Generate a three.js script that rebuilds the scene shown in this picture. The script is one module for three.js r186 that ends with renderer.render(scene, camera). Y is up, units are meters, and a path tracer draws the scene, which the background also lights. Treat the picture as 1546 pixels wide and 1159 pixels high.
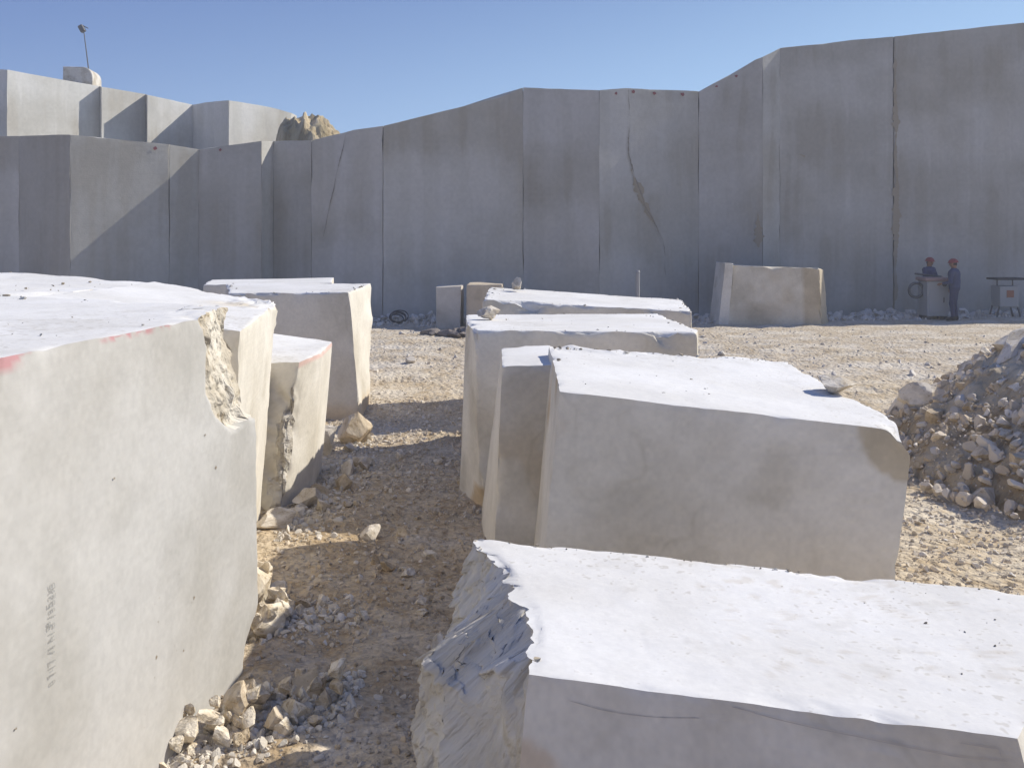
import * as THREE from 'three';
import { RoundedBoxGeometry } from 'three/addons/geometries/RoundedBoxGeometry.js';
import { mergeGeometries, mergeVertices, toCreasedNormals } from 'three/addons/utils/BufferGeometryUtils.js';

// ------------------------------------------------------------------ camera, sky, sun, exposure
const scene = new THREE.Scene();
const camera = new THREE.PerspectiveCamera(44.97, 1546 / 1159, 0.05, 3000);
camera.position.set(0, 2.25, 0);
camera.lookAt(0, 2.25, -10);
camera.setViewOffset(1546, 1159, 0, 219.5, 1546, 1159);      // lens shifted down: verticals stay upright, horizon high in the frame
const SUN_AZ = 24 * Math.PI / 180, SUN_EL = 38 * Math.PI / 180;
const sunDir = new THREE.Vector3(Math.cos(SUN_EL) * Math.cos(SUN_AZ), Math.sin(SUN_EL), -Math.cos(SUN_EL) * Math.sin(SUN_AZ));
const sun = new THREE.DirectionalLight(new THREE.Color().setRGB(1, 0.95, 0.85), 4.6);
sun.position.copy(sunDir).multiplyScalar(80);
sun.castShadow = true; sun.shadow.radius = 1; sun.shadow.mapSize.set(4096, 4096);
Object.assign(sun.shadow.camera, { left: -40, right: 40, top: 40, bottom: -40, near: 1, far: 200 });
scene.add(sun, sun.target);
{
  const W = 512, H = 256, data = new Float32Array(W * H * 4), d = new THREE.Vector3();
  const zen = [0.085, 0.153, 0.4], hor = [0.42, 0.65, 0.94];
  for (let j = 0; j < H; j++) for (let i = 0; i < W; i++) {
    const th = ((i + 0.5) / W - 0.5) * 2 * Math.PI, ph = ((j + 0.5) / H - 0.5) * Math.PI;
    d.set(Math.cos(ph) * Math.cos(th), Math.sin(ph), Math.cos(ph) * Math.sin(th));
    const e = Math.max(0, ph) * 180 / Math.PI, g = Math.acos(Math.min(1, Math.max(-1, d.dot(sunDir)))) * 180 / Math.PI;
    const w = 1 - Math.exp(-1.7 * Math.exp((90 - g) / 25) * Math.exp(-e / 5.6));
    const halo = 0.5 * Math.exp(-g / 9);
    for (let c = 0; c < 3; c++) data[(j * W + i) * 4 + c] = ph < -0.02 ? [0.34, 0.3, 0.25][c] : zen[c] * (1 - w) + hor[c] * w + halo;
    data[(j * W + i) * 4 + 3] = 1;
  }
  const sky = new THREE.DataTexture(data, W, H, THREE.RGBAFormat, THREE.FloatType);
  sky.mapping = THREE.EquirectangularReflectionMapping; sky.magFilter = sky.minFilter = THREE.LinearFilter; sky.needsUpdate = true;
  scene.background = sky; scene.environment = sky;
}
const renderer = new THREE.WebGLRenderer({ antialias: true });
renderer.setSize(1024, 767);
renderer.toneMapping = THREE.LinearToneMapping;
renderer.toneMappingExposure = 1.16;
renderer.shadowMap.enabled = true;
scene.fog = new THREE.FogExp2(new THREE.Color().setRGB(0.78, 0.79, 0.8), 0.0036);   // dusty quarry air

// ------------------------------------------------------------------ helpers
const V = (x, y, z) => new THREE.Vector3(x, y, z);
let seedState = 20140611;
const rnd = () => { seedState = (seedState + 0x6d2b79f5) | 0; let t = Math.imul(seedState ^ (seedState >>> 15), 1 | seedState); t = (t + Math.imul(t ^ (t >>> 7), 61 | t)) ^ t; return ((t ^ (t >>> 14)) >>> 0) / 4294967296; };
const rr = (a, b) => a + (b - a) * rnd();
const clamp = (x, a, b) => Math.min(b, Math.max(a, x));
const sstep = (a, b, x) => { const t = clamp((x - a) / (b - a), 0, 1); return t * t * (3 - 2 * t); };
const lerp = (a, b, t) => a + (b - a) * t;
const hash3 = (x, y, z) => { let h = Math.imul(x, 374761393) ^ Math.imul(y, 668265263) ^ Math.imul(z, 1442695041); h = Math.imul(h ^ (h >>> 13), 1274126177); return ((h ^ (h >>> 16)) >>> 0) / 4294967296; };
function noise3(x, y, z, px = 0, py = 0) {                  // value noise, -1..1; px, py: periods for tiling textures
  const xi = Math.floor(x), yi = Math.floor(y), zi = Math.floor(z), fx = x - xi, fy = y - yi, fz = z - zi;
  const u = fx * fx * (3 - 2 * fx), v = fy * fy * (3 - 2 * fy), w = fz * fz * (3 - 2 * fz);
  const mx = (a) => (px ? ((a % px) + px) % px : a), my = (a) => (py ? ((a % py) + py) % py : a);
  const x0 = mx(xi), x1 = mx(xi + 1), y0 = my(yi), y1 = my(yi + 1);
  const a = lerp(lerp(hash3(x0, y0, zi), hash3(x1, y0, zi), u), lerp(hash3(x0, y1, zi), hash3(x1, y1, zi), u), v);
  const b = fz === 0 ? a : lerp(lerp(hash3(x0, y0, zi + 1), hash3(x1, y0, zi + 1), u), lerp(hash3(x0, y1, zi + 1), hash3(x1, y1, zi + 1), u), v);
  return lerp(a, b, w) * 2 - 1;
}
function fbm(x, y, z, oct = 4) { let s = 0, a = 0.5; for (let o = 0; o < oct; o++) { s += a * noise3(x, y, z + o * 17.3); x *= 2.03; y *= 2.03; z *= 2.03; a *= 0.5; } return s; }
function facet(x, y, z) {                                    // broken-stone relief: planar facets with sharp edges, about -1..1
  const xi = Math.floor(x), yi = Math.floor(y), zi = Math.floor(z); let bd = 9, bx = 0, by = 0, bz = 0, cx = 0, cy = 0, cz = 0;
  for (let k = -1; k < 2; k++) for (let j = -1; j < 2; j++) for (let i = -1; i < 2; i++) {
    const a = xi + i, b = yi + j, c = zi + k, px = a + hash3(a, b, c), py = b + hash3(a + 71, b, c), pz = c + hash3(a, b + 57, c), d = (x - px) ** 2 + (y - py) ** 2 + (z - pz) ** 2;
    if (d < bd) { bd = d; bx = px; by = py; bz = pz; cx = a; cy = b; cz = c; }
  }
  return (hash3(cx, cy, cz + 91) - 0.5) * 1.1 + (hash3(cx + 5, cy, cz) - 0.5) * 1.8 * (x - bx) + (hash3(cx, cy + 5, cz) - 0.5) * 1.8 * (y - by) + (hash3(cx, cy, cz + 5) - 0.5) * 1.8 * (z - bz);
}
function broke(x, y, z, f) {                                  // creased break surface, about -1..1
  const q = 0.35 * noise3(x * f, y * f, z * f); x = x * f + q; y = y * f + q; z *= f; let t = 0, a = 0.62;
  for (let o = 0; o < 4; o++) { t += a * (1 - 2.6 * Math.abs(noise3(x, y, z + o * 9.1))); const k = x; x = 2.1 * (0.8 * x - 0.6 * z); z = 2.1 * (0.6 * k + 0.8 * z); y *= 2.1; a *= 0.52; }
  return t + 0.35 * facet(x * 0.12, y * 0.12, z * 0.12);
}
function tfbm(u, v, p, q, oct, seed) { let s = 0, a = 0.5; for (let o = 0; o < oct; o++) { s += a * noise3(u * p, v * q, seed + o, p, q); p *= 2; q *= 2; a *= 0.5; } return s; }
const names = new Map();
function numbered(n) { const k = names.get(n) || 0; names.set(n, k + 1); return k ? n + '_' + String(k).padStart(3, '0') : n; }
function tag(o, label, category, group, kind) { o.userData = { label, category }; if (group) o.userData.group = group; if (kind) o.userData.kind = kind; return o; }
function thing(name, label, category, pos = [0, 0, 0], group) {
  const g = new THREE.Group(); g.name = numbered(name); g.position.set(...pos); scene.add(g); return tag(g, label, category, group);
}
function part(name, geo, mat, parent) { const m = new THREE.Mesh(geo, mat); m.name = name; m.castShadow = m.receiveShadow = true; parent.add(m); return m; }
function top(name, geo, mat, label, category, group) { const m = part(numbered(name), geo, mat, scene); return tag(m, label, category, group); }
const S = (c) => (c <= 0.0031308 ? 12.92 * c : 1.055 * Math.pow(c, 1 / 2.4) - 0.055);
function texture(size, fn, height) {                        // fn(u, v) -> linear rgb albedo, or one number
  const H = height || size, data = new Uint8Array(size * H * 4);
  let scalar = false;
  for (let j = 0; j < H; j++) for (let i = 0; i < size; i++) {
    const c = fn(i / size, j / H), k = (j * size + i) * 4;
    if (typeof c === 'number') { scalar = true; data[k] = data[k + 1] = data[k + 2] = clamp(c, 0, 1) * 255; }
    else for (let n = 0; n < 3; n++) data[k + n] = S(clamp(c[n], 0, 1)) * 255;
    data[k + 3] = 255;
  }
  const t = new THREE.DataTexture(data, size, H); t.wrapS = t.wrapT = THREE.RepeatWrapping; t.magFilter = THREE.LinearFilter; t.minFilter = THREE.LinearMipmapLinearFilter; t.generateMipmaps = true;
  if (!scalar) t.colorSpace = THREE.SRGBColorSpace;
  t.needsUpdate = true; return t;
}
const rep = (t, m) => { t.repeat.set(1 / m, 1 / m); return t; };   // m metres per tile

// ------------------------------------------------------------------ materials
const mixc = (a, b, t) => [lerp(a[0], b[0], t), lerp(a[1], b[1], t), lerp(a[2], b[2], t)];
const mul = (a, k) => [a[0] * k, a[1] * k, a[2] * k];
// sawn limestone: cloudy blotches, faint veins, fine grain
function stoneMap(base, cloud, vein, seed, strength) {
  return rep(texture(768, (u, v) => {
    const q = tfbm(u, v, 3, 3, 4, seed) * 0.09, r = tfbm(u, v, 3, 3, 4, seed + 9) * 0.09;
    const c = tfbm(u + q, v + r, 4, 4, 5, seed + 20), ve = Math.abs(tfbm(u + r, v + q, 3, 3, 4, seed + 40));
    const g = tfbm(u, v, 96, 96, 2, seed + 60);
    let col = mixc(base, cloud, clamp(0.5 + c * 1.6, 0, 1) * strength);
    col = mixc(col, vein, sstep(0.05, 0, ve) * 0.3 * strength * clamp(0.5 + c * 2, 0, 1));
    return mul(col, 1 + g * 0.09 + tfbm(u, v, 24, 24, 2, seed + 70) * 0.06);
  }), 2.3);
}
const mapCream = stoneMap([0.75, 0.7, 0.605], [0.61, 0.558, 0.46], [0.46, 0.41, 0.31], 3, 1.1);
const mapGrey = stoneMap([0.515, 0.498, 0.465], [0.43, 0.41, 0.37], [0.33, 0.32, 0.28], 103, 1);
const mapDust = rep(texture(768, (u, v) => {
  const c = tfbm(u, v, 5, 5, 5, 203), d = tfbm(u, v, 20, 20, 4, 230), g = tfbm(u, v, 128, 128, 2, 240), z = tfbm(u, v, 3, 3, 3, 260);
  const dirt = sstep(0.25, 0.5, d + z * 0.5) * 0.14 + sstep(0.3, 0.5, g + z * 0.35) * 0.4;
  return mul(mixc(mixc([0.775, 0.755, 0.715], [0.69, 0.665, 0.615], clamp(0.5 + c * 1.5, 0, 1)), [0.38, 0.34, 0.27], dirt), 1 + g * 0.06);
}), 2.7);
const mapBroken = rep(texture(768, (u, v) => {
  const c = tfbm(u, v, 6, 6, 5, 303), d = tfbm(u, v, 30, 30, 3, 330);
  return mul(mixc(mixc([0.6, 0.56, 0.49], [0.46, 0.41, 0.33], clamp(0.5 + c * 1.8, 0, 1)), [0.27, 0.21, 0.13], sstep(0.22, 0.5, d + c * 0.4) * 0.6), 1 + d * 0.12);
}), 1.3);
const bumpRough = rep(texture(768, (u, v) => 0.5 + tfbm(u, v, 10, 10, 6, 350) * 0.75), 1.1);
const bumpSawn = rep(texture(768, (u, v) => 0.5 + tfbm(u, v, 6, 90, 3, 370) * 0.3 + tfbm(u, v, 60, 60, 3, 380) * 0.5), 1.7);
// weathered quarry face: vertical wash streaks, saw marks, patches
const mapWall = texture(1024, (u, v) => {
  const wv = tfbm(u, v, 6, 4, 3, 440) * 0.02;
  const st = tfbm(u + wv, v, 40, 2, 4, 403), st2 = tfbm(u + wv, v, 110, 3, 3, 420), c = tfbm(u, v, 5, 7, 5, 430), g = tfbm(u, v, 150, 150, 2, 450), saw = tfbm(u, v, 4, 120, 2, 460);
  let col = mixc([0.595, 0.58, 0.53], [0.505, 0.485, 0.43], clamp(0.5 + c * 2 + st * 0.3, 0, 1));
  col = mixc(col, [0.4, 0.35, 0.27], sstep(0.12, 0.5, st * 0.7 + st2 * 0.3 + c * 0.9) * 0.3);
  col = mixc(col, [0.68, 0.66, 0.62], sstep(0.15, 0.5, -st * 0.6 - st2 * 0.2 - c * 0.8) * 0.45);
  return mul(col, 1 + g * 0.09 + saw * 0.02);
});
mapWall.repeat.set(1 / 11, 1 / 12);
const mapGround = rep(texture(1024, (u, v) => {
  const c = tfbm(u, v, 5, 5, 6, 503), d = tfbm(u, v, 40, 40, 4, 530), g = tfbm(u, v, 128, 128, 3, 540);
  let col = mixc([1.0, 0.98, 0.94], [0.8, 0.73, 0.62], clamp(0.5 + c * 1.4 + d * 0.6, 0, 1));
  col = mixc(col, [0.62, 0.52, 0.38], sstep(0.15, 0.5, d + c * 0.4) * 0.6);
  return mul(col, 0.9 + g * 0.3);
}), 2.9);
const bumpGround = rep(texture(768, (u, v) => 0.5 + tfbm(u, v, 24, 24, 5, 560) * 0.8), 1.3);
const std = (o) => new THREE.MeshStandardMaterial({ roughness: 0.95, ...o });
const M = {
  cream: std({ map: mapCream, bumpMap: bumpSawn, bumpScale: 0.0018, vertexColors: true }),
  grey: std({ map: mapGrey, bumpMap: bumpSawn, bumpScale: 0.0008, vertexColors: true }),
  dust: std({ map: mapDust, bumpMap: bumpRough, bumpScale: 0.003, vertexColors: true }),
  broken: std({ map: mapBroken, bumpMap: bumpRough, bumpScale: 0.05, vertexColors: true }),
  ground: std({ map: mapGround, bumpMap: bumpGround, bumpScale: 0.03, vertexColors: true, roughness: 1 }),
  rock: std({ map: mapBroken, bumpMap: bumpRough, bumpScale: 0.005 }),
  chip: std({ color: 0xffffff, bumpMap: bumpRough, bumpScale: 0.002 }),
  clay: std({ color: new THREE.Color().setRGB(0.34, 0.29, 0.215) }),
  crack: std({ color: new THREE.Color().setRGB(0.25, 0.22, 0.18) }),
  pencil: std({ color: new THREE.Color().setRGB(0.5, 0.46, 0.42) }),
  redPaint: std({ color: new THREE.Color().setRGB(0.26, 0.085, 0.09) }),
  pit: std({ color: new THREE.Color().setRGB(0.26, 0.21, 0.15) }),
  dark: std({ color: new THREE.Color().setRGB(0.03, 0.03, 0.035), roughness: 0.7 }),
  cabinet: std({ color: new THREE.Color().setRGB(0.38, 0.38, 0.36), roughness: 0.65 }),
  post: std({ color: new THREE.Color().setRGB(0.34, 0.34, 0.34) }),
  trim: std({ color: new THREE.Color().setRGB(0.36, 0.24, 0.22), roughness: 0.6 }),
  orange: std({ color: new THREE.Color().setRGB(0.32, 0.13, 0.07), roughness: 0.6 }),
  steel: std({ color: new THREE.Color().setRGB(0.12, 0.12, 0.12), roughness: 0.5, metalness: 0.6 }),
  helmet: std({ color: new THREE.Color().setRGB(0.3, 0.05, 0.045), roughness: 0.5 }),
  body: std({ vertexColors: true, roughness: 0.9 }),
};
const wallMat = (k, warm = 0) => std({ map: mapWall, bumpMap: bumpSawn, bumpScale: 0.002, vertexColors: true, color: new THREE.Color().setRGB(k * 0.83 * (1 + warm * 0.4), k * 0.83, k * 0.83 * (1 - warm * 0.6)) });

// ------------------------------------------------------------------ cut stone: a prism on a polygon with chipped edges and, where it broke, rough faces
function stops(L, res, fine) {
  const s = [0]; if (fine) for (const f of fine) if (f < L / 2) s.push(f);
  const a = s[s.length - 1], b = L - a, n = Math.max(1, Math.round((b - a) / res));
  const out = [...s]; for (let i = 1; i < n; i++) out.push(a + (b - a) * i / n);
  for (let i = s.length - 1; i >= 0; i--) out.push(L - s[i]);
  return out.map((x) => x / L);
}
const FINE = [0.012, 0.03, 0.06];
function prism(parent, B, T, o = {}) {
  const N = B.length, res = o.res || 0.08, fine = o.fine || FINE, chip = o.chip ?? 0.03, cw = o.chipWidth || 0.05, big = o.big ?? 0, wob = o.wob ?? 0.004;
  const C = V(0, 0, 0), Ct = V(0, 0, 0); B.forEach((p) => C.addScaledVector(p, 1 / N)); T.forEach((p) => Ct.addScaledVector(p, 1 / N));
  const sd = o.seed || 1, soft = new Set(o.soft || []);
  const inward = V(0, 0, 0);
  function disp(p, ev, et) {
    const x = p.x, y = p.y, z = p.z;
    inward.set(lerp(C.x, Ct.x, 0.5) - x, 0, lerp(C.z, Ct.z, 0.5) - z).normalize();
    const n1 = clamp(0.45 + fbm(x * 9 + sd, y * 9, z * 9, 3) * 1.3, 0, 1.2), n2 = sstep(0.16, 0.42, fbm(x * 2.3 + sd * 3, y * 2.3, z * 2.3, 3));
    const fv = Math.max(0, 1 - ev / (cw * (0.6 + 2.2 * n2 * (big ? 1 : 0)))), ft = Math.max(0, 1 - et / (cw * (0.6 + 2.2 * n2 * (big ? 1 : 0))));
    const amt = chip * n1 * n1 + big * n2 * (0.4 + n1);
    p.addScaledVector(inward, amt * Math.max(fv, ft * 0.8)); p.y -= amt * ft * 0.8;
    if (wob) { p.x += wob * fbm(x * 1.7 + sd, y * 1.7, z * 1.7 + 5, 3) * 2; p.y += wob * 0.8 * fbm(x * 1.9 + 31, y * 1.9 + sd, z * 1.9, 3) * 2 * (y > 0.3 ? 1 : 0); p.z += wob * fbm(x * 1.7, y * 1.7 + 77, z * 1.7 + sd, 3) * 2; }
    if (o.shape) o.shape(p, x, y, z);
  }
  const tmp = V(0, 0, 0);
  const sideAt = (i, u, v, out = V(0, 0, 0)) => { const j = (i + 1) % N; return out.copy(B[i]).lerp(B[j], u).lerp(tmp.copy(T[i]).lerp(T[j], u), v); };
  const out = { sideAt, sides: [] };
  let run = 0; const rim = [];
  for (let i = 0; i < N; i++) {
    const j = (i + 1) % N, L = Math.max(B[i].distanceTo(B[j]), T[i].distanceTo(T[j])), H = (B[i].distanceTo(T[i]) + B[j].distanceTo(T[j])) / 2;
    const skip = o.skip && o.skip.includes(i);
    const us = stops(L, skip ? 1 : (o.resSide && o.resSide[i]) || res, fine), vs = stops(H, skip ? 1 : (o.resY || res), fine), pos = [], uv = [], col = [], idx = [];
    for (const v of vs) for (const u of us) {
      const p = sideAt(i, u, v); let ev = Math.min(soft.has(i) ? 9 : u * L, soft.has(j) ? 9 : (1 - u) * L); const et = (1 - v) * H;
      const c = o.tint ? o.tint(p, i) : [1, 1, 1];
      uv.push(run + u * L + sd * 0.37, p.y + sd * 0.53); disp(p, ev, et); pos.push(p.x, p.y, p.z); col.push(...c);
      if (o.sideMats && o.sideMats[i] === M.broken) { uv[uv.length - 2] = p.z; uv[uv.length - 1] = p.y - p.x; }
    }
    for (const u of us.slice(0, -1)) rim.push([i, u, Math.min(soft.has(i) ? 9 : u * L, soft.has(j) ? 9 : (1 - u) * L)]);
    const w = us.length;
    const idx2 = [], q0 = V(0, 0, 0);
    for (let b = 0; b < vs.length - 1; b++) for (let a = 0; a < w - 1; a++) { const k = b * w + a; const rough = o.split && o.split(sideAt(i, (us[a] + us[a + 1]) / 2, (vs[b] + vs[b + 1]) / 2, q0), i); (rough ? idx2 : idx).push(k, k + 1, k + w, k + 1, k + w + 1, k + w); }
    if (idx2.length) { const g0 = geom(pos, uv, col, [...idx, ...idx2]); g0.setIndex(idx2); part('broken_patch', mergeVertices(g0.toNonIndexed()), M.broken, parent); }
    run += L;
    const nm = (o.sideNames && o.sideNames[i]) || 'sawn_side';
    out.sides.push(part(nm, geom(pos, uv, col, idx), (o.sideMats && o.sideMats[i]) || o.side, parent));
  }
  { // top
    const pos = [], uv = [], col = [], idx = []; let rmax = 0; T.forEach((p) => (rmax = Math.max(rmax, p.distanceTo(Ct))));
    const ds = [0, ...fine]; const n = Math.max(2, Math.round(rmax / (o.topRes || res * 1.4)));
    for (let k = 1; k <= n; k++) ds.push(fine[fine.length - 1] + (rmax - fine[fine.length - 1]) * k / n);
    const w = rim.length;
    for (const d of ds) for (const [i, u, ev] of rim) {
      const p = sideAt(i, u, 1), R = p.distanceTo(Ct); const t = d <= fine[fine.length - 1] ? Math.min(1, d / R) : lerp(fine[fine.length - 1] / R, 1, (d - fine[fine.length - 1]) / (rmax - fine[fine.length - 1]));
      p.lerp(Ct, Math.min(t, 1)); const c = o.tint ? o.tint(p, -1) : [1, 1, 1];
      uv.push(p.x + sd * 0.71, p.z + sd * 0.19); disp(p, d === 0 ? ev : 9, d); pos.push(p.x, p.y, p.z); col.push(...c);
    }
    for (let b = 0; b < ds.length - 1; b++) for (let a = 0; a < w; a++) { const a2 = (a + 1) % w, k = b * w; idx.push(k + a, k + a2, k + w + a, k + a2, k + w + a2, k + w + a); }
    out.top = part(o.topName || 'dusty_top', geom(pos, uv, col, idx), o.top || o.side, parent);
  }
  return out;
}
function geom(pos, uv, col, idx) {
  const g = new THREE.BufferGeometry(); g.setAttribute('position', new THREE.Float32BufferAttribute(pos, 3)); g.setAttribute('uv', new THREE.Float32BufferAttribute(uv, 2));
  if (col) g.setAttribute('color', new THREE.Float32BufferAttribute(col, 3)); g.setIndex(idx); g.computeVertexNormals(); return g;
}
const pts = (a) => a.map((p) => V(...p));
// a ribbon lying 3 mm proud of a surface, through points with half widths; nrm: the surface's normal
function ribbon(points, widths, nrm, jit = 0, lift = 0.004, smooth = true) {
  if (points.length > 2 && smooth) { const cv = new THREE.CatmullRomCurve3(points), n = points.length * 6, P2 = [], W2 = []; for (let k = 0; k <= n; k++) { const t = k / n; P2.push(cv.getPoint(t)); const q = t * (points.length - 1), qi = Math.min(points.length - 2, Math.floor(q)); W2.push(lerp(widths[qi], widths[qi + 1], q - qi)); } points = P2; widths = W2; }
  const pos = [], uv = [], idx = [], d = V(0, 0, 0), s = V(0, 0, 0); const fineP = [], fineW = [];
  for (let i = 0; i < points.length - 1; i++) { const n = Math.max(1, Math.ceil(points[i].distanceTo(points[i + 1]) / 0.06)); for (let k = 0; k < n; k++) { fineP.push(points[i].clone().lerp(points[i + 1], k / n)); fineW.push(lerp(widths[i], widths[i + 1], k / n)); } }
  fineP.push(points[points.length - 1]); fineW.push(widths[widths.length - 1]);
  fineP.forEach((p, i) => {
    d.copy(fineP[Math.min(i + 1, fineP.length - 1)]).sub(fineP[Math.max(i - 1, 0)]).normalize(); s.crossVectors(d, nrm).normalize();
    const a = fineW[i] * (1 + jit * (rnd() * 2 - 1)), b = fineW[i] * (1 + jit * (rnd() * 2 - 1)), c = jit * fineW[i] * (rnd() - 0.5);
    for (const q of [a + c, -b + c]) { const v = p.clone().addScaledVector(s, q).addScaledVector(nrm, lift); pos.push(v.x, v.y, v.z); uv.push(v.x, v.y); }
    if (i) { const k = i * 2; idx.push(k - 2, k - 1, k, k, k - 1, k + 1); }
  });
  return geom(pos, uv, null, idx);
}
function blob(c, rx, ry, nrm, up, lift = 0.004) {              // an irregular flat splash
  const s = V(0, 0, 0).crossVectors(up, nrm).normalize(), pos = [], uv = [], idx = [], n = 12; pos.push(c.x + nrm.x * lift, c.y + nrm.y * lift, c.z + nrm.z * lift); uv.push(0, 0);
  for (let i = 0; i < n; i++) { const a = i / n * 6.283, k = rr(0.55, 1.1), v = c.clone().addScaledVector(s, Math.cos(a) * rx * k).addScaledVector(up, Math.sin(a) * ry * k).addScaledVector(nrm, lift); pos.push(v.x, v.y, v.z); uv.push(v.x, v.y); idx.push(0, 1 + i, 1 + (i + 1) % n); }
  return geom(pos, uv, null, idx);
}
// a broken stone: a ball cut by random planes and roughened
function rockGeo(seed, detail = 4, cuts = 15, rough = 0.09) {
  const keep = seedState; seedState = seed * 7919 + 13;
  const g = mergeVertices(new THREE.IcosahedronGeometry(1, detail).deleteAttribute('normal').deleteAttribute('uv')), p = g.attributes.position, v = V(0, 0, 0), pl = [];
  for (let i = 0; i < cuts; i++) pl.push([V(rr(-1, 1), rr(-1, 1), rr(-1, 1)).normalize(), rr(0.36, 0.72)]);
  for (let i = 0; i < p.count; i++) {
    v.fromBufferAttribute(p, i);
    for (const [n, c] of pl) { const t = v.dot(n) - c; if (t > 0) v.addScaledVector(n, -t * 0.98); }
    v.multiplyScalar((1 + rough * fbm(v.x * 3.2 + seed, v.y * 3.2, v.z * 3.2, 4) * 1.6) * 1.2);
    p.setXYZ(i, v.x, v.y, v.z);
  }
  seedState = keep;
  const f = toCreasedNormals(g, 0.32), q = f.attributes.position, nn = f.attributes.normal, uv = [];
  for (let i = 0; i < q.count; i++) { const ax = Math.abs(nn.getX(i)), ay = Math.abs(nn.getY(i)), az = Math.abs(nn.getZ(i)); const [a, b] = ay > ax && ay > az ? [q.getX(i), q.getZ(i)] : ax > az ? [q.getZ(i), q.getY(i)] : [q.getX(i), q.getY(i)]; uv.push(a * 0.5 + seed * 0.31, b * 0.5 + seed * 0.17); }
  f.setAttribute('uv', new THREE.Float32BufferAttribute(uv, 2)); return f;
}
const ROCKS = Array.from({ length: 10 }, (_, i) => rockGeo(i + 1));
const CHIPS = Array.from({ length: 6 }, (_, i) => rockGeo(i + 40, 1, 7, 0.1));
const rockMats = [[1.22, 1.16, 1.06], [1.05, 0.94, 0.78], [1.35, 1.28, 1.15], [0.92, 0.79, 0.6], [1.15, 1.11, 1.05]].map((c) => { const m = M.rock.clone(); m.color.setRGB(...c); return m; });

// ------------------------------------------------------------------ ground
const HEAP = { x: 8.0, z: -8.9, r: 4.2, h: 2.75 };
function heapY(x, z) { const dx = x - HEAP.x, dz = (z - HEAP.z) * 1.05, r = Math.hypot(dx, dz) / HEAP.r * (1 + 0.12 * fbm(x * 0.8 + 5, 0, z * 0.8, 3)); return r >= 1 ? 0 : HEAP.h * Math.pow(1 - r, 0.9); }
function groundY(x, z) {
  const far = sstep(60, 30, Math.hypot(x, z));
  const open = sstep(-9, -14, z);
  const tr = (z0, w) => { const t = z - (z0 + 0.1 * x + 0.35 * Math.sin(x * 0.45 + z0)); return Math.exp(-((t / w) ** 2)) - 0.6 * Math.exp(-(((Math.abs(t) - w * 1.7) / (w * 0.7)) ** 2)); };
  const ruts = z < -10.5 ? tr(-12.6, 0.16) + tr(-14.4, 0.17) + tr(-17.2, 0.2) + tr(-19.1, 0.2) : 0;
  return far * (-0.035 * ruts * (0.7 + 0.6 * fbm(x * 2.5, 8, z * 2.5, 2)) + 0.06 * fbm(x * 1.1, 3, z * 1.1, 3) + 0.045 * fbm(x * 4, 9, z * 4, 4) * (1 - open * 0.4) + 0.03 * open * Math.abs(fbm(x * 2.2 + z, 4, z * 5, 3)) );
}
{
  const axis = (near0, near1, step, lim, dirs) => { const a = []; for (let x = near0; x <= near1 + 1e-6; x += step) a.push(x); let s = step, x = near1; while (x < lim[1]) { s *= 1.22; x += s; a.push(Math.min(x, lim[1])); } s = step; x = near0; while (x > lim[0]) { s *= 1.22; x -= s; a.unshift(Math.max(x, lim[0])); } return a; };
  const xs = axis(-5, 6.5, 0.055, [-900, 900]), zs = axis(-20.5, -2.2, 0.06, [-900, 900]);
  const pos = [], uv = [], col = [], idx = [];
  const pale = [0.7, 0.635, 0.54], warm = [0.69, 0.6, 0.46], brown = [0.58, 0.475, 0.335], grey = [0.68, 0.615, 0.53];
  for (const z of zs) for (const x of xs) {
    const n = fbm(x * 0.7, 1, z * 0.7, 4), n2 = fbm(x * 2.6 + 9, 1, z * 2.6, 3);
    let c = mixc(warm, pale, clamp(sstep(-10, -17, z) + n * 0.8, 0, 1));
    c = mixc(c, brown, clamp(sstep(-9.2, -7.4, z + n * 1.5) * sstep(2.2, 0.4, x) * (0.85 + n2 * 1.0), 0, 1));
    c = mixc(c, grey, clamp(n2 * 1.2 + n - 0.15, 0, 0.7));
    pos.push(x, groundY(x, z), z); uv.push(x, z); col.push(...c);
  }
  const w = xs.length; for (let j = 0; j < zs.length - 1; j++) for (let i = 0; i < w - 1; i++) { const k = j * w + i; idx.push(k, k + w, k + 1, k + 1, k + w, k + w + 1); }
  const g = part('ground', geom(pos, uv, col, idx), M.ground, scene); g.userData = { kind: 'structure', label: 'pale stony quarry floor strewn with limestone rubble', category: 'ground' };
}

// ------------------------------------------------------------------ the quarry faces
const wallPts = pts([[-22.16, 5.04, -26], [-13.25, 5.01, -24.9], [-11.45, 4.94, -24], [-9.36, 4.82, -25.3], [-8.73, 4.74, -25.83], [-6.89, 4.93, -25.5], [-6.73, 4.99, -26.1], [-5.56, 4.97, -25.7], [-4.32, 5.24, -25.4], [-3.51, 5.31, -25.2], [-2.41, 5.61, -25.4], [-1.33, 5.91, -25.6], [-0.33, 6.18, -25.8], [0.31, 6.47, -25.9], [1.41, 6.4, -25.7], [2.4, 6.33, -25.5], [3.27, 6.45, -25.9], [5.42, 6.53, -26.9], [6.24, 6.92, -26.7], [6.95, 7.36, -26.5], [7.16, 7.43, -26.45], [7.75, 7.76, -26.8], [10.71, 8.18, -27.4], [11.33, 8.24, -27.5], [15.57, 8.82, -28.2], [28.44, 9.96, -30]]);
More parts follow.
